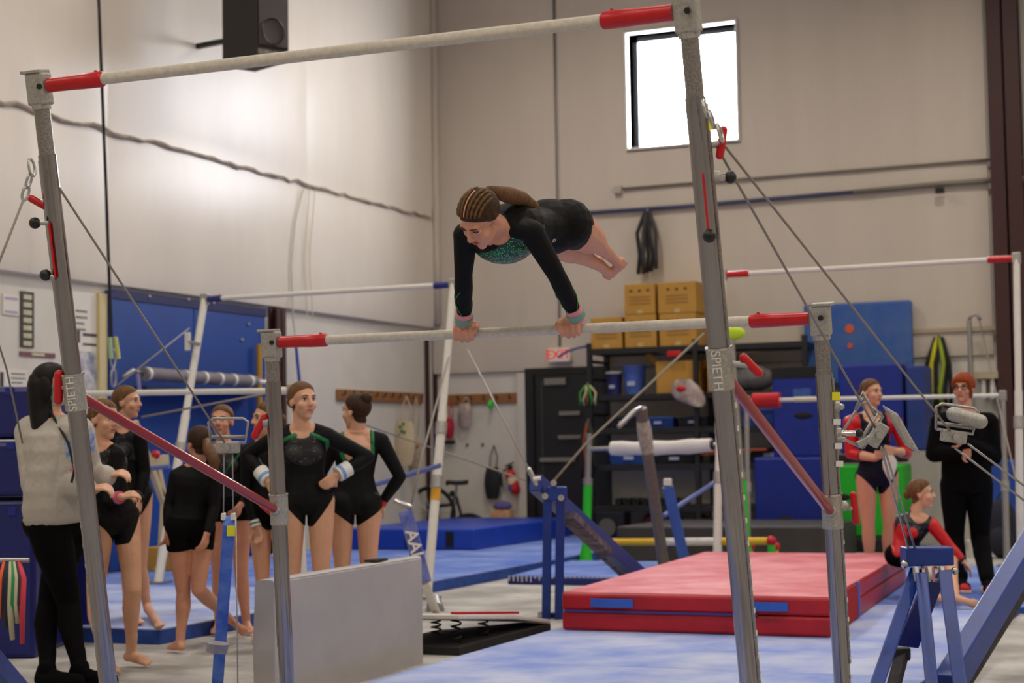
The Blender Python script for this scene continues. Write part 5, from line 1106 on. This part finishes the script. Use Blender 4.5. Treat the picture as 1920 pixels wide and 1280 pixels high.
# ------------------------------------------------------------------ the gymnast on the low bar
Yb = 6.533; zb_ = 1.667
wrL, wrR = gy(870, 596, 6.50), gy(1079, 588, 6.50)
GJ = dict(hd=gy(902, 409, 6.06), nk=gy(938, 424, 6.24), pel=gy(1030, 427, 6.68), shL=gy(873, 440, 6.27), shR=gy(998, 436, 6.27), elL=gy(869, 515, 6.36), elR=gy(1044, 516, 6.36), wrL=wrL, wrR=wrR,
          knL=gy(1072, 470, 7.03), knR=gy(1110, 449, 7.03), anL=gy(1122, 496, 7.36), anR=gy(1142, 477, 7.36), toL=gy(1152, 519, 7.50), toR=gy(1170, 503, 7.50))
def grip(s):
    """hands closed over the bar: knuckles up front, fingers wrapped down the near side and under, thumbs inside"""
    b = s.b
    b.ball(gy(944, 440, 6.34), (.135, .15, .112)); b.ball(gy(1030, 425, 6.66), (.135, .13, .112))
    b.rod(s.J['hipL'], s.J['knL'], .088, .058); b.rod(s.J['hipR']+V3(0, 0, .012), s.J['knR'], .1, .064)
    for wr, side, cx in ((wrL, 1, gy(875, 630, Yb)[0]), (wrR, -1, gy(1074, 622, Yb)[0])):
        C = lambda a, r, dx: V3(cx+dx, Yb-r*math.sin(a), zb_+r*math.cos(a))   # angle a from the top toward the camera
        for i, (q, l) in enumerate(((-.036, 2.3), (-.012, 2.6), (.012, 2.7), (.036, 2.4))):
            q *= side; R_ = .035
            b.rod(wr+V3(q*.6, 0, -.012), C(.15, R_+.008, q*.95), .0125, .012, 10, 3)
            prev = C(.15, R_+.008, q*.95)
            for a in np.linspace(.7, l, 5): p = C(a, R_+(.006 if a < 1.2 else 0), q); b.rod(prev, p, .0105, .0098, 10, 3); prev = p
        q = .052*side; p0 = wr+V3(.018*side, .0, -.02); p1 = C(.1, .036, q*.95); p2 = C(.9, .033, q*1.08); p3 = C(1.6, .032, q*.98)
        b.rod(p0, p1, .014, .013, 10, 3); b.rod(p1, p2, .0125, .0115, 10, 3); b.rod(p2, p3, .0115, .009, 10, 3)
Person.hand_default = Person.hand
def no_hand(self, *a, **k): pass
Person.hand = no_hand
gym = Person('gymnast', 'gymnast in black and green leotard holding herself horizontal above the low bar', 1.47, GJ, (0, -.15, -1), (-.34, -.52, -.78), (-.05, -.80, .60), SKIN2, mat('hair_braided_brown', (70, 48, 30), .6, var=.5, vs=70, spec=.2), vox=.004, base=(-2.7, 6.533, 1.69), body_extra=grip)
Person.hand = Person.hand_default
gym.root['category'] = 'person'; gym.root.name = 'person'
g_ = gym.f_leo(.062, .62, -.16, .02); gym.wear('leotard', g_, LEO, .0045)
# green sequinned chest panel and crossing lines
SEQ = sequin_mat('green_sequins', (6, 46, 30), (60, 210, 130), 130, .3, .35)
k_ = gym.k; up_a = gym.a/gym.Ls
gp = np.where(gym.is_('torso') & (gym.f > 0), np.minimum(.135-np.hypot(gym.w/k_*.85, (up_a-.82)*.5*1.1), g_*3), -.05); gym.wear('sequin_panel', gp*k_, SEQ, .0058, .004)
gym.trim([((-.07, .47), (.02, .36)), ((.07, .47), (-.02, .36)), ((-.045, .48), (.03, .34)), ((.045, .48), (-.03, .34))], .0045, GRN, 'green_line', .0075)
for side, sg in (('L', 1), ('R', -1)):
    e, w_ = gym.J['el'+side], gym.J['wr'+side]; ax_ = nrm(w_-e); x_, y_, _ = frame(ax_); L_ = np.linalg.norm(w_-e)
    for ph, tw in ((0, 2.2), (2.4, -2.2), (4.2, 1.6)):
        pts = []
        for t in np.linspace(.28, .96, 14):
            r_ = np.interp(t, [0, .3, 1], [.035, .037, .0245])*gym.k+.0064; a = ph+tw*t*2; pts.append(e+ax_*L_*t+(x_*math.cos(a)+y_*math.sin(a))*r_)
        put('sleeve_line', B().tube(pts, .0026, 5), GRN, gym.root)
    gym.band(side, .86, 1.17, .037, mat('pink_towelling', (236, 150, 160), .95, bump=.3, bs=300)); gym.band(side, .96, 1.09, .042, mat('sage_strap', (120, 162, 152), .8), 'grip_strap')
zz = ([-.12, -.06, -.03, .0, .03, .06, .09, .11], [-.06, -.055, -.045, -.005, .03, .052, .075, .09])
gym.hair('none', line=zz, off=.006)
for sx in (-1, 1):
    for x0, sp_ in ((.014, .02), (.028, .036), (.042, .05), (.054, .062)):
        pts = []
        for t in np.linspace(0, 1, 16):
            th = .55+t*1.75; xx = (x0+(sp_-x0)*math.sin(math.pi*t*.7)); rr_ = math.sqrt(max(.05, 1-(xx/.078)**2)); pts.append(gym.HP(sx*xx, -.012+.097*rr_*math.cos(th), .035+.084*rr_*math.sin(th)))
        put('braid', B().tube(pts, [(.0062+.0018*math.sin(t*60))*gym.hk for t in np.linspace(0, 1, 16)], 8), mat('braid_honey', (118, 88, 54), .6, var=.5, vs=90, spec=.2), gym.root, smooth=True)
put('hair_part', B().tube([gym.HP(0, -.012+.0985*math.cos(t), .035+.0855*math.sin(t)) for t in np.linspace(.6, 1.9, 10)], .003, 6), SKIN2, gym.root, smooth=True)
gym.tail([gym.HP(0, -.10, .055), gy(955, 366, 6.2), gy(978, 372, 6.3), gy(1000, 388, 6.38), gy(1012, 400, 6.44)], .034, HAIRL)
lg = gy(1041, 450, 6.52); lp = [lg+cr*a*.0011+cu*b*.0011-fw*.0 for a, b in ((-5, -10), (-1, 0), (5, 9), (1, 11), (-1, 3), (3, -6), (-3, -9))]
hipn = gym.surf(1041, 450)-fw*.008
put('ribbon_emblem', B().tube([hipn+cr*a*.0016+cu*b*.0016 for a, b in ((-5, -10), (-1, 0), (5, 9), (1, 11), (-1, 3), (3, -6), (-3, -9))], .002, 5), WHITEP, gym.root)
for q in (-1, 1): put('lowered_eyelid', B().ball(gym.HP(.030*q, .0668, .0085), .0122*gym.hk), SKIN2, gym.root, smooth=True)
put('earring', B().ball(gym.HP(.075, -.002, -.034), .004), CHROME, gym.root, smooth=True)

# ------------------------------------------------------------------ waiting gymnasts and coach (left)
def legs(d, kn, an, to): return kn, an, to
def leo_girl(label, H, J, fT, hf, hair, style, skin=SKIN, seq=True, trims=None, tail=None, pants=None, hands=None, neck=.075, hu=(0, 0, 1), bust=.6, m=None, cut=1.2):
    p = Person('person', label, H, J, fT, hf, hu, skin, hair, vox=.0065, hands=hands, bust=bust)
    g = p.f_leo(neck, cut); p.wear('leotard', g, m or LEO, .005)
    if seq:
        gg = np.where(p.is_('torso') & (p.f > 0), np.minimum(g, .11-np.hypot(p.w/p.k, p.a/p.Ls*.5-.36)), -.05); p.wear('sequin_front', gg*p.k, LEOS, .0062, .003)
    p.hair(style)
    if pants: p.wear('shorts', p.f_pants(.06, pants), BLKC, .009)
    return p
# girl with green V trims, hand on hip
d = 10.1; P = lambda x, y, o=0: dp(x, y, d+o)
J = dict(hd=P(567, 752), nk=P(566, 806, .01), pel=P(574, 936, .02), shL=P(524, 818, .02), shR=P(614, 818, .0), elL=P(464, 852, .1), elR=P(690, 856, .08), wrL=P(503, 902, -.04), wrR=P(632, 890, -.04), knL=P(548, 1075), knR=P(602, 1078), anL=P(543, 1195), anR=P(606, 1198), toL=P(535, 1222, -.15), toR=P(612, 1225, -.15))
for a in ('anL', 'anR'): J[a][2] = .075
for a in ('toL', 'toR'): J[a][2] = .02
p7 = leo_girl('girl with green V trim and white wristbands, hand on hip behind grey block', 1.58, J, dirv(.25, 1), dirv(.62, .78, .02), HAIRL, 'lowbun', hands=dict(L=(dirv(.5, .3, -.7), dirv(.3, -.9), .5), R=(dirv(-.6, .3, -.5), dirv(-.3, -.9), .5)))
p7.trim([((-.13, .43), (-.05, .47)), ((-.135, .43), (-.13, .36))], .016, GRN); p7.trim([((.05, .47), (.13, .42)), ((.13, .42), (.14, .35))], .016, GRN); p7.trim([((-.13, .30), (-.115, .2))], .01, GRN)
p7.band('R', .62, .98, .047, BANDW); p7.band('R', .84, .93, .0485, BANDB, 'blue_strap'); p7.band('L', .62, .98, .047, BANDW); p7.band('L', .84, .93, .0485, BANDB, 'blue_strap')
# girl seen from behind with bun and green lined open back
d = 10.8; P = lambda x, y, o=0: dp(x, y, d+o)
J = dict(hd=P(668, 772), nk=P(668, 818, .01), pel=P(666, 938), shL=P(628, 832), shR=P(714, 826), elL=P(600, 890, .05), elR=P(750, 893, .04), wrL=P(622, 935, .08), wrR=P(716, 942, .08), knL=P(642, 1070), knR=P(690, 1070), anL=P(640, 1180), anR=P(694, 1180), toL=P(636, 1180, .2), toR=P(698, 1180, .2))
for a in ('anL', 'anR'): J[a][2] = .075
for a in ('toL', 'toR'): J[a][2] = .02
p8 = leo_girl('girl with hair bun seen from behind, green edged open back leotard', 1.55, J, dirv(-.2, -1), dirv(-.80, -.60), HAIRB, 'bun', seq=False, neck=.066, bust=0, cut=1.0)
hy8 = np.hypot(p8.w/p8.k*.95, np.minimum(p8.a/p8.Ls*.5-.37, 0)); gb_ = np.where(p8.is_('torso', 'neck', 'ua') & (p8.f < 0), .08-hy8, -.05); p8.wear('bare_back', gb_*p8.k, SKIN, .0075, .004)
gr_ = np.where(p8.is_('torso', 'neck', 'ua') & (p8.f < 0), .014-np.abs(hy8-.09), -.05); p8.wear('green_trim', gr_*p8.k, GRN, .0085, .004)
p8.band('R', .88, 1.05, .034, RED)
# girl facing the camera behind the ponytail girl
d = 11.5; P = lambda x, y, o=0: dp(x, y, d+o)
J = dict(hd=P(416, 790), nk=P(420, 838, .02), pel=P(428, 945), shL=P(384, 850), shR=P(460, 850), elL=P(378, 915, .02), elR=P(474, 912), wrL=P(395, 965, -.1), wrR=P(452, 945, -.14), knL=P(410, 1070), knR=P(452, 1072), anL=P(410, 1180), anR=P(462, 1180), toL=P(402, 1195, -.16), toR=P(472, 1198, -.16))
for a in ('anL', 'anR'): J[a][2] = .075
for a in ('toL', 'toR'): J[a][2] = .02
p5 = leo_girl('girl facing forward behind the tension lever, hair slicked back', 1.47, J, dirv(-.05, 1), dirv(-.12, 1, .05), HAIRL, 'lowbun', skin=SKIN2, pants=.22)
p5.trim([((-.12, .43), (-.03, .30))], .012, GRN); p5.trim([((.12, .43), (.03, .30))], .012, GRN)
# girl mostly hidden by the low bar post
d = 11.0; P = lambda x, y, o=0: dp(x, y, d+o)
J = dict(hd=P(500, 786), nk=P(502, 832), pel=P(508, 950), shL=P(466, 846), shR=P(540, 848), elL=P(462, 915), elR=P(548, 920), wrL=P(480, 985, -.05), wrR=P(540, 985), knL=P(492, 1085), knR=P(530, 1085), anL=P(488, 1190), anR=P(532, 1190), toL=P(478, 1200, -.16), toR=P(540, 1200, -.16))
for a in ('anL', 'anR'): J[a][2] = .075
for a in ('toL', 'toR'): J[a][2] = .02
p6 = leo_girl('girl mostly hidden behind the low bar post, striped wristband', 1.48, J, dirv(-.3, 1), dirv(-.85, .5), HAIRL, 'lowbun', seq=False, pants=.15)
p6.band('L', .86, 1.02, .038, BANDW); p6.band('L', .92, .96, .0395, GRN, 'green_strap')
# ponytail girl walking away in black shorts
d = 10.4; P = lambda x, y, o=0: dp(x, y, d+o)
f0, f1 = gz(338, 1226), gz(432, 1196)
J = dict(hd=P(374, 832), nk=P(366, 878), pel=P(356, 985), shL=P(332, 892), shR=P(398, 890), elL=P(318, 945), elR=P(402, 950, -.02), wrL=P(314, 988, -.04), wrR=P(388, 1000, -.1), knL=P(344, 1108), knR=P(372, 1105, -.05), anL=f0+V3(0, 0, .075), anR=f1+V3(0, 0, .12), toL=gz(318, 1222)+V3(0, 0, .02), toR=f1+dirv(.25, .1)*.12+V3(0, 0, .03))
p4 = leo_girl('girl with brown ponytail walking in black top and shorts', 1.40, J, dirv(-.45, -.9), dirv(-.55, -.83, -.05), HAIRB, 'slick', skin=SKIN2, seq=False, bust=0, pants=.36)
p4.tail([p4.HP(0, -.10, .02), P(392, 842, -.1), P(402, 866, -.13), P(402, 890, -.13)], .042, mat('hair_auburn', (112, 74, 42), .45, var=.4, vs=60))
# profile girl in the background
d = 11.7; P = lambda x, y, o=0: dp(x, y, d+o)
J = dict(hd=P(238, 754), nk=P(232, 803, .0), pel=P(246, 925), shL=P(206, 818, .08), shR=P(262, 818, -.06), elL=P(205, 880, .1), elR=P(272, 884, -.06), wrL=P(225, 930, .0), wrR=P(262, 938, -.14), knL=P(242, 1060, .05), knR=P(262, 1062), anL=P(238, 1170, .08), anR=P(276, 1168), toL=gz(262, 1174, .1)+V3(0, 0, .02), toR=gz(300, 1180, .1)+V3(0, 0, .02))
for a in ('anL', 'anR'): J[a][2] = .175
p3 = leo_girl('girl in profile with sequinned black leotard behind the sweatshirt coach', 1.50, J, dirv(.75, .65), dirv(.97, .2), HAIRL, 'lowbun')
# girl beside the coach with pink wristband
d = 9.75; P = lambda x, y, o=0: dp(x, y, d+o)
f0, f1 = gz(222, 1268), gz(246, 1250)
J = dict(hd=P(195, 786), nk=P(187, 836), pel=P(212, 972), shL=P(160, 852, .06), shR=P(218, 852, -.05), elL=P(165, 925, .05), elR=P(205, 935, -.1), wrL=P(218, 935, -.1), wrR=P(226, 932, -.2), knL=P(178, 1115, .02), knR=P(250, 1105, -.05), anL=f0+V3(-.12, .05, .075), anR=f1+V3(0, 0, .075), toL=f0+V3(.0, .0, .02), toR=gz(282, 1252)+V3(0, 0, .02))
p2 = leo_girl('girl with pink wristband standing beside the sweatshirt coach', 1.52, J, dirv(.7, .7), dirv(.82, .55, -.08), HAIRL, 'lowbun', hands=dict(L=(dirv(.8, .2, .2), dirv(0, -.3, -1), .6), R=(dirv(.8, .0, .2), dirv(0, -.5, -.8), .6)))
p2.band('R', .78, .98, .036, mat('wristband_pink', (240, 70, 130), .8)); p2.band('R', .84, .9, .038, BANDB, 'blue_strap')
# ------------------------------------------------------------------ coach in grey sweatshirt
d = 9.2; P = lambda x, y, o=0: dp(x, y, d+o)
f0, f1 = gz(88, 1290), gz(150, 1288)
J = dict(hd=P(98, 722), nk=P(98, 786), pel=P(112, 968), shL=P(62, 812, .1), shR=P(142, 812, -.08), elL=P(70, 905, -.05), elR=P(165, 900, .1), wrL=P(168, 916, -.2), wrR=P(200, 892, .0), knL=P(92, 1130, .05), knR=P(130, 1132, -.03), anL=f0+V3(0, 0, .08), anR=f1+V3(0, 0, .08), toL=f0+dirv(.9, .4)*.17+V3(0, 0, .03), toR=f1+dirv(.9, .4)*.17+V3(0, 0, .03))
co = Person('person', 'coach with long black hair, face mask and grey sweatshirt beside the bars', 1.70, J, dirv(.85, .5), dirv(.94, .25, .12), UP, SKIN, HAIRD, hands=dict(L=(dirv(.9, .1, .1), dirv(0, -.4, -1), .7), R=(dirv(.9, .2, .2), dirv(0, -.4, -1), .7)), wide=1.22)
co.wear('leggings', co.f_pants(.12, 1.0), BLKC, .008)
for sd in 'LR':
    an, to = co.J['an'+sd], co.J['to'+sd]; fd = nrm((to-an)*V3(1, 1, 0)); bb_ = B().rod(an-V3(0, 0, .035), to+V3(0, 0, .01)+fd*.02, .05, .044).rod(an+V3(0, 0, .02), an-V3(0, 0, .03)-fd*.02, .05, .05); Vq, Tq, Nq = remesh(bb_, .008); so = np_obj('shoe', Vq, Tq, BLKC, co.root); put('sole', B().bar(an*V3(1, 1, 0)-fd*.06+V3(0, 0, .009), to*V3(1, 1, 0)+fd*.05+V3(0, 0, .009), .09, .018), WHITEP, so, bevel=.008)
SWT = mat('sweatshirt_grey', (188, 180, 170), .9, var=.15, vs=7, bump=.9, bs=8)
def loose(p, b, sleeves=1.0, ex=.03, hem=-.05, body=1.0):
    J, k, up = p.J, p.k, p.up; L = p.Ls; rings = []
    for t, wd, dpt in ((hem, .168, .128), (hem+.05, .175, .135), (.12, .185, .145), (.3, .182, .142), (.5, .18, .14), (.7, .178, .135), (.85, .165, .12), (.95, .115, .09), (1.0, .075, .07)):
        shr = nrm(J['shR']-J['shL']); r_ = nrm(p.rt*(1-t)+shr*t); r_ = nrm(r_-up*(r_ @ up)); f_ = np.cross(up, r_); f_ = f_ if f_ @ p.fwd > 0 else -f_; c = J['pel']+up*L*t
        rings.append([c+r_*wd*k*body*math.cos(q)+f_*dpt*k*body*math.sin(q) for q in np.linspace(0, 2*math.pi, 25)[:-1]])
    b.loft(rings)
    for sd in 'LR':
        sh, el, wr = J['sh'+sd], J['el'+sd], J['wr'+sd]; b.rod(J['pel']+up*L*.85, sh, .1*k, (.055+ex)*k); b.rod(sh, el, (.052+ex)*k, (.042+ex)*k); b.rod(el, el+(wr-el)*.92*sleeves, (.042+ex)*k, (.026+ex*.8)*k)
    return b
sv = remesh(loose(co, B(), 1.0, .04, -.06, 1.12), .010, 5); sw = np_obj('sweatshirt', sv[0], sv[1], SWT, co.root)
q = sv[0]-co.J['pel']; a_, w__, f__ = q @ co.up, q @ co.rt, q @ co.fwd
def patch(vtn, mask, off): return clip(vtn[0], vtn[1], vtn[2], mask, off, .004)
r = patch(sv, np.where(f__ > 0, .085-np.hypot(w__-.02, (a_-.36)*.9), -.05), .003)
if r: np_obj('flower_print', r[0], r[1], mat('flower_print', (196, 190, 186), .9, var=1, vs=26, rgb2=(70, 130, 210)), sw)
r = patch(sv, np.where(f__ > 0, .055-np.hypot(w__-.03, (a_-.24)), -.05), .0036)
if r: np_obj('red_print', r[0], r[1], mat('red_print', (200, 60, 50), .9, var=.8, vs=30, rgb2=(190, 184, 176)), sw)
r = patch(sv, np.where(f__ > -.5, .022-np.abs(a_-(-.01)), -.05), .004)
if r: np_obj('hem_rib', r[0], r[1], mat('rib_grey', (172, 164, 154), .9), sw)
mk = np.where(co.is_('head', 'neck') & (co.hy > .0), np.minimum(np.minimum(-.006-co.hz, co.hz+.115), co.hy-.005), -.05); co.wear('face_mask', mk*co.hk, mat('mask_grey', (168, 170, 160), .85), .007, .006)
co.hair('none', off=.014, line=([-.12, -.05, -.02, .01, .04, .06, .08, .11], [-.1, -.1, -.1, -.08, .03, .06, .075, .1]))
hb = B(); HP = co.HP
rings = []
for z, wx, y0, y1 in ((.07, .07, -.09, .02), (.02, .097, -.11, .045), (-.05, .1, -.115, .045), (-.12, .095, -.115, .03), (-.2, .1, -.11, .03), (-.28, .1, -.1, .04), (-.36, .085, -.09, .05), (-.42, .05, -.07, .04)):
    yc, yr = (y0+y1)/2-.02, (y1-y0)/2; rings.append([HP(wx*math.cos(q), yc+yr*math.sin(q), z) for q in np.linspace(0, 2*math.pi, 17)[:-1]])
hv = remesh(hb.loft(rings), .009, 4)
h = hv[0]-co.J['hd']; hy_ = h @ co.hax[1]; hz_ = h @ co.hax[2]
r = clip(hv[0], hv[1], hv[2], np.where(hz_ > -.14, .012-hy_, .06-hy_), .002); np_obj('long_hair', r[0], r[1], HAIRD, co.root)
for q in (-1, 1): put('side_hair', B().ball(co.HP(.076*q, -.004, -.02), (.018*co.hk, .042*co.hk, .07*co.hk), co.hax), HAIRD, co.root, smooth=True)
put('lanyard', B().tube([co.HP(.03, -.02, -.12), P(128, 830, -.22), P(140, 880, -.26), P(134, 905, -.27)], .008, 6), BLACKM, co.root)

# ------------------------------------------------------------------ right-hand group
d = 14.5; P = lambda x, y, o=0: dp(x, y, d+o)
J = dict(hd=P(1634, 736), nk=P(1634, 782), pel=P(1644, 888), shL=P(1594, 792), shR=P(1680, 794), elL=P(1594, 850, -.03), elR=P(1700, 850, -.03), wrL=P(1640, 858, -.2), wrR=P(1680, 846, -.2), knL=P(1628, 985), knR=P(1668, 986), anL=P(1632, 1085), anR=P(1664, 1085), toL=P(1630, 1100, -.2), toR=P(1672, 1100, -.2))
for a in ('anL', 'anR'): J[a][2] = .125
for a in ('toL', 'toR'): J[a][2] = .07
p10 = leo_girl('girl in navy leotard with red sleeves standing behind the red crash mat', 1.70, J, dirv(.1, 1), dirv(.6, .8), HAIRL, 'lowbun', m=LEON, seq=False, hands=dict(L=(dirv(.7, .3, .35), dirv(.2, -.9, .3), .3), R=(dirv(-.6, .3, .1), dirv(0, -.9), .4)))
gs = np.where(p10.is_('ua', 'fa'), np.where(p10.is_('fa'), p10.f_sleeve(.45), .03), np.where(p10.is_('torso', 'neck'), np.abs(p10.w)-.1*p10.k, -.05)); gs = np.where(p10.is_('torso') & (p10.a < p10.Ls*.55), -.02, gs); p10.wear('red_sleeves', np.minimum(gs, p10.f_leo(.075)+.001), REDL, .007)
gf = np.where(p10.is_('fa'), -p10.f_sleeve(.45), -.05)
for sd in 'LR':
    near = np.linalg.norm(p10.V-p10.J['wr'+sd], axis=1) < np.linalg.norm(p10.V-p10.J['wr'+('R' if sd == 'L' else 'L')], axis=1)
    p10.wear('bare_forearm', np.where(p10.is_('fa') & near & (p10.f_sleeve(1.2) > -.04), gf, -.05), SKIN, .006)
gg = np.where(p10.is_('torso') & (p10.f > 0), .075-np.hypot(p10.w/p10.k, p10.a/p10.Ls*.5-.4), -.05); p10.wear('sequin_front', np.minimum(gg, p10.f_leo(.075))*p10.k, sequin_mat('navy_sequins', (20, 20, 44), (210, 210, 220), 45, .2), .0062, .003)
q_ = P(1668, 860, -.25); put('white_cloth', B().loft([[q_+RIGHT*w_*math.cos(t)+TOCAM*.02*math.sin(t)+UP*z for t in np.linspace(0, 2*math.pi, 11)[:-1]] for w_, z in ((.03, .03), (.06, -.02), (.055, -.08), (.03, -.14), (.006, -.18))]), WHITEP, p10.root, smooth='a')
# red-haired adult in black
d = 13.45; P = lambda x, y, o=0: dp(x, y, d+o)
f0, f1 = gz(1802, 1108, .05), gz(1852, 1112, .05)
J = dict(hd=P(1806, 728), nk=P(1810, 776), pel=P(1812, 905), shL=P(1764, 792), shR=P(1852, 792), elL=P(1752, 850, -.02), elR=P(1862, 856, -.02), wrL=P(1800, 850, -.22), wrR=P(1806, 828, -.26), knL=P(1790, 1010), knR=P(1838, 1010), anL=f0+V3(0, 0, .08), anR=f1+V3(0, 0, .08), toL=f0+dirv(-.1, 1)*.2+V3(0, 0, .03), toR=f1+dirv(-.15, 1)*.2+V3(0, 0, .03))
ad = Person('person', 'red haired adult with glasses in black clothes and red shoes', 1.68, J, dirv(-.2, 1), dirv(-.5, .85), UP, SKIN2, HAIRR, wide=1.1)
ad.wear('trousers', ad.f_pants(.1, 1.0), BLKC, .014)
av = remesh(loose(ad, B(), 1.05, .025, -.14, .98), .010, 5); np_obj('sweater', av[0], av[1], BLKC, ad.root)
pl = B()
for sd in 'LR': pl.rod(ad.J['hip'+sd], ad.J['kn'+sd], .098, .075).rod(ad.J['kn'+sd], ad.J['an'+sd]+V3(0, 0, .03), .075, .058)
pv = remesh(pl, .010, 3); np_obj('trouser_legs', pv[0], pv[1], BLKC, ad.root)
for sd in 'LR':
    an, to = ad.J['an'+sd], ad.J['to'+sd]; fd = nrm((to-an)*V3(1, 1, 0)); Vq, Tq, Nq = remesh(B().rod(an-V3(0, 0, .03), to+fd*.02, .046, .04).rod(an, an-V3(0, 0, .04)-fd*.02, .046, .042), .008); so = np_obj('shoe', Vq, Tq, mat('shoe_red', (196, 16, 34), .6), ad.root); put('sole', B().bar(an*V3(1, 1, 0)-fd*.07+V3(0, 0, .064), to*V3(1, 1, 0)+fd*.065+V3(0, 0, .064), .085, .026), mat('sole_pale', (214, 186, 170), .7), so, bevel=.01)
    for q in (-1, 1): put('shoe_stripe', B().bar(an-V3(0, 0, .02)+fd*.05+np.cross(fd, UP)*.045*q, an-V3(0, 0, .05)+fd*.09+np.cross(fd, UP)*.044*q, .012, .006), WHITEP, so)
ad.hair('none', off=.02, line=([-.12, -.05, -.03, .0, .03, .05, .07, .11], [-.085, -.085, -.085, -.075, -.05, .02, .038, .05]))
gl = B()
for q in (-1, 1): gl.tube([ad.HP(.033*q+.024*math.cos(t), .092, .004+.017*math.sin(t)) for t in np.linspace(0, 2*math.pi, 17)[:-1]], .0025, 6, closed=True)
gls = put('glasses', B().tube([ad.HP(-.01, .093, .008), ad.HP(0, .096, .01), ad.HP(.01, .093, .008)], .0025, 6), BLACK, ad.root)
for q in (-1, 1):
    put('lens_rim', B().tube([ad.HP(.033*q+.024*math.cos(t), .092, .004+.017*math.sin(t)) for t in np.linspace(0, 2*math.pi, 17)[:-1]], .0028, 6, closed=True), BLACK, gls); put('temple_arm', B().tube([ad.HP(.057*q, .09, .008), ad.HP(.078*q, .0, .006)], .0025, 6), BLACK, gls)
# seated girl with red sleeves
d = 12.75; P = lambda x, y, o=0: dp(x, y, d+o)
f0, f1 = gz(1752, 1138, .05), gz(1792, 1142, .05)
J = dict(hd=P(1727, 926), nk=P(1716, 968), pel=P(1694, 1062, .05), shL=P(1688, 985, .06), shR=P(1748, 984, -.04), elL=P(1684, 1038, -.04), elR=P(1782, 1026, -.08), wrL=P(1738, 1036, -.16), wrR=P(1806, 1052, -.12), knL=P(1748, 1042, -.06), knR=P(1784, 1046, -.04), anL=f0+V3(0, 0, .08), anR=f1+V3(0, 0, .08), toL=f0+dirv(.9, .35)*.16+V3(0, 0, .025), toR=f1+dirv(.95, .2)*.16+V3(0, 0, .025))
J['pel'] = J['pel']*V3(1, 1, 0)+V3(0, 0, .375)
p12 = leo_girl('girl with red sleeves sitting on the edge of the red crash mat', 1.46, J, dirv(.75, .5), dirv(.96, .28, .02), HAIRL, 'lowbun', m=mat('leotard_jet', (14, 14, 20), .4), seq=False, pants=.96, hands=dict(R=(dirv(.55, .1, -.75), dirv(-.5, 0, -.5), .35), L=(dirv(.9, .1, -.1), dirv(0, .2, -1), .4)))
gs = np.where(p12.is_('ua', 'fa'), np.where(p12.is_('fa'), p12.f_sleeve(.9), .03), np.where(p12.is_('torso', 'neck'), np.abs(p12.w)-.085*p12.k, -.05)); gs = np.where(p12.is_('torso') & (p12.a < p12.Ls*.1), -.02, gs); p12.wear('red_sleeves', np.minimum(gs, p12.f_leo(.075)+.001), REDL, .007)
gg = np.where(p12.is_('torso') & (p12.f > 0), .06-np.hypot(p12.w/p12.k, p12.a/p12.Ls*.5-.4), -.05); p12.wear('sequin_front', np.minimum(gg, p12.f_leo(.075))*p12.k, MATS['navy_sequins'], .0062, .003)
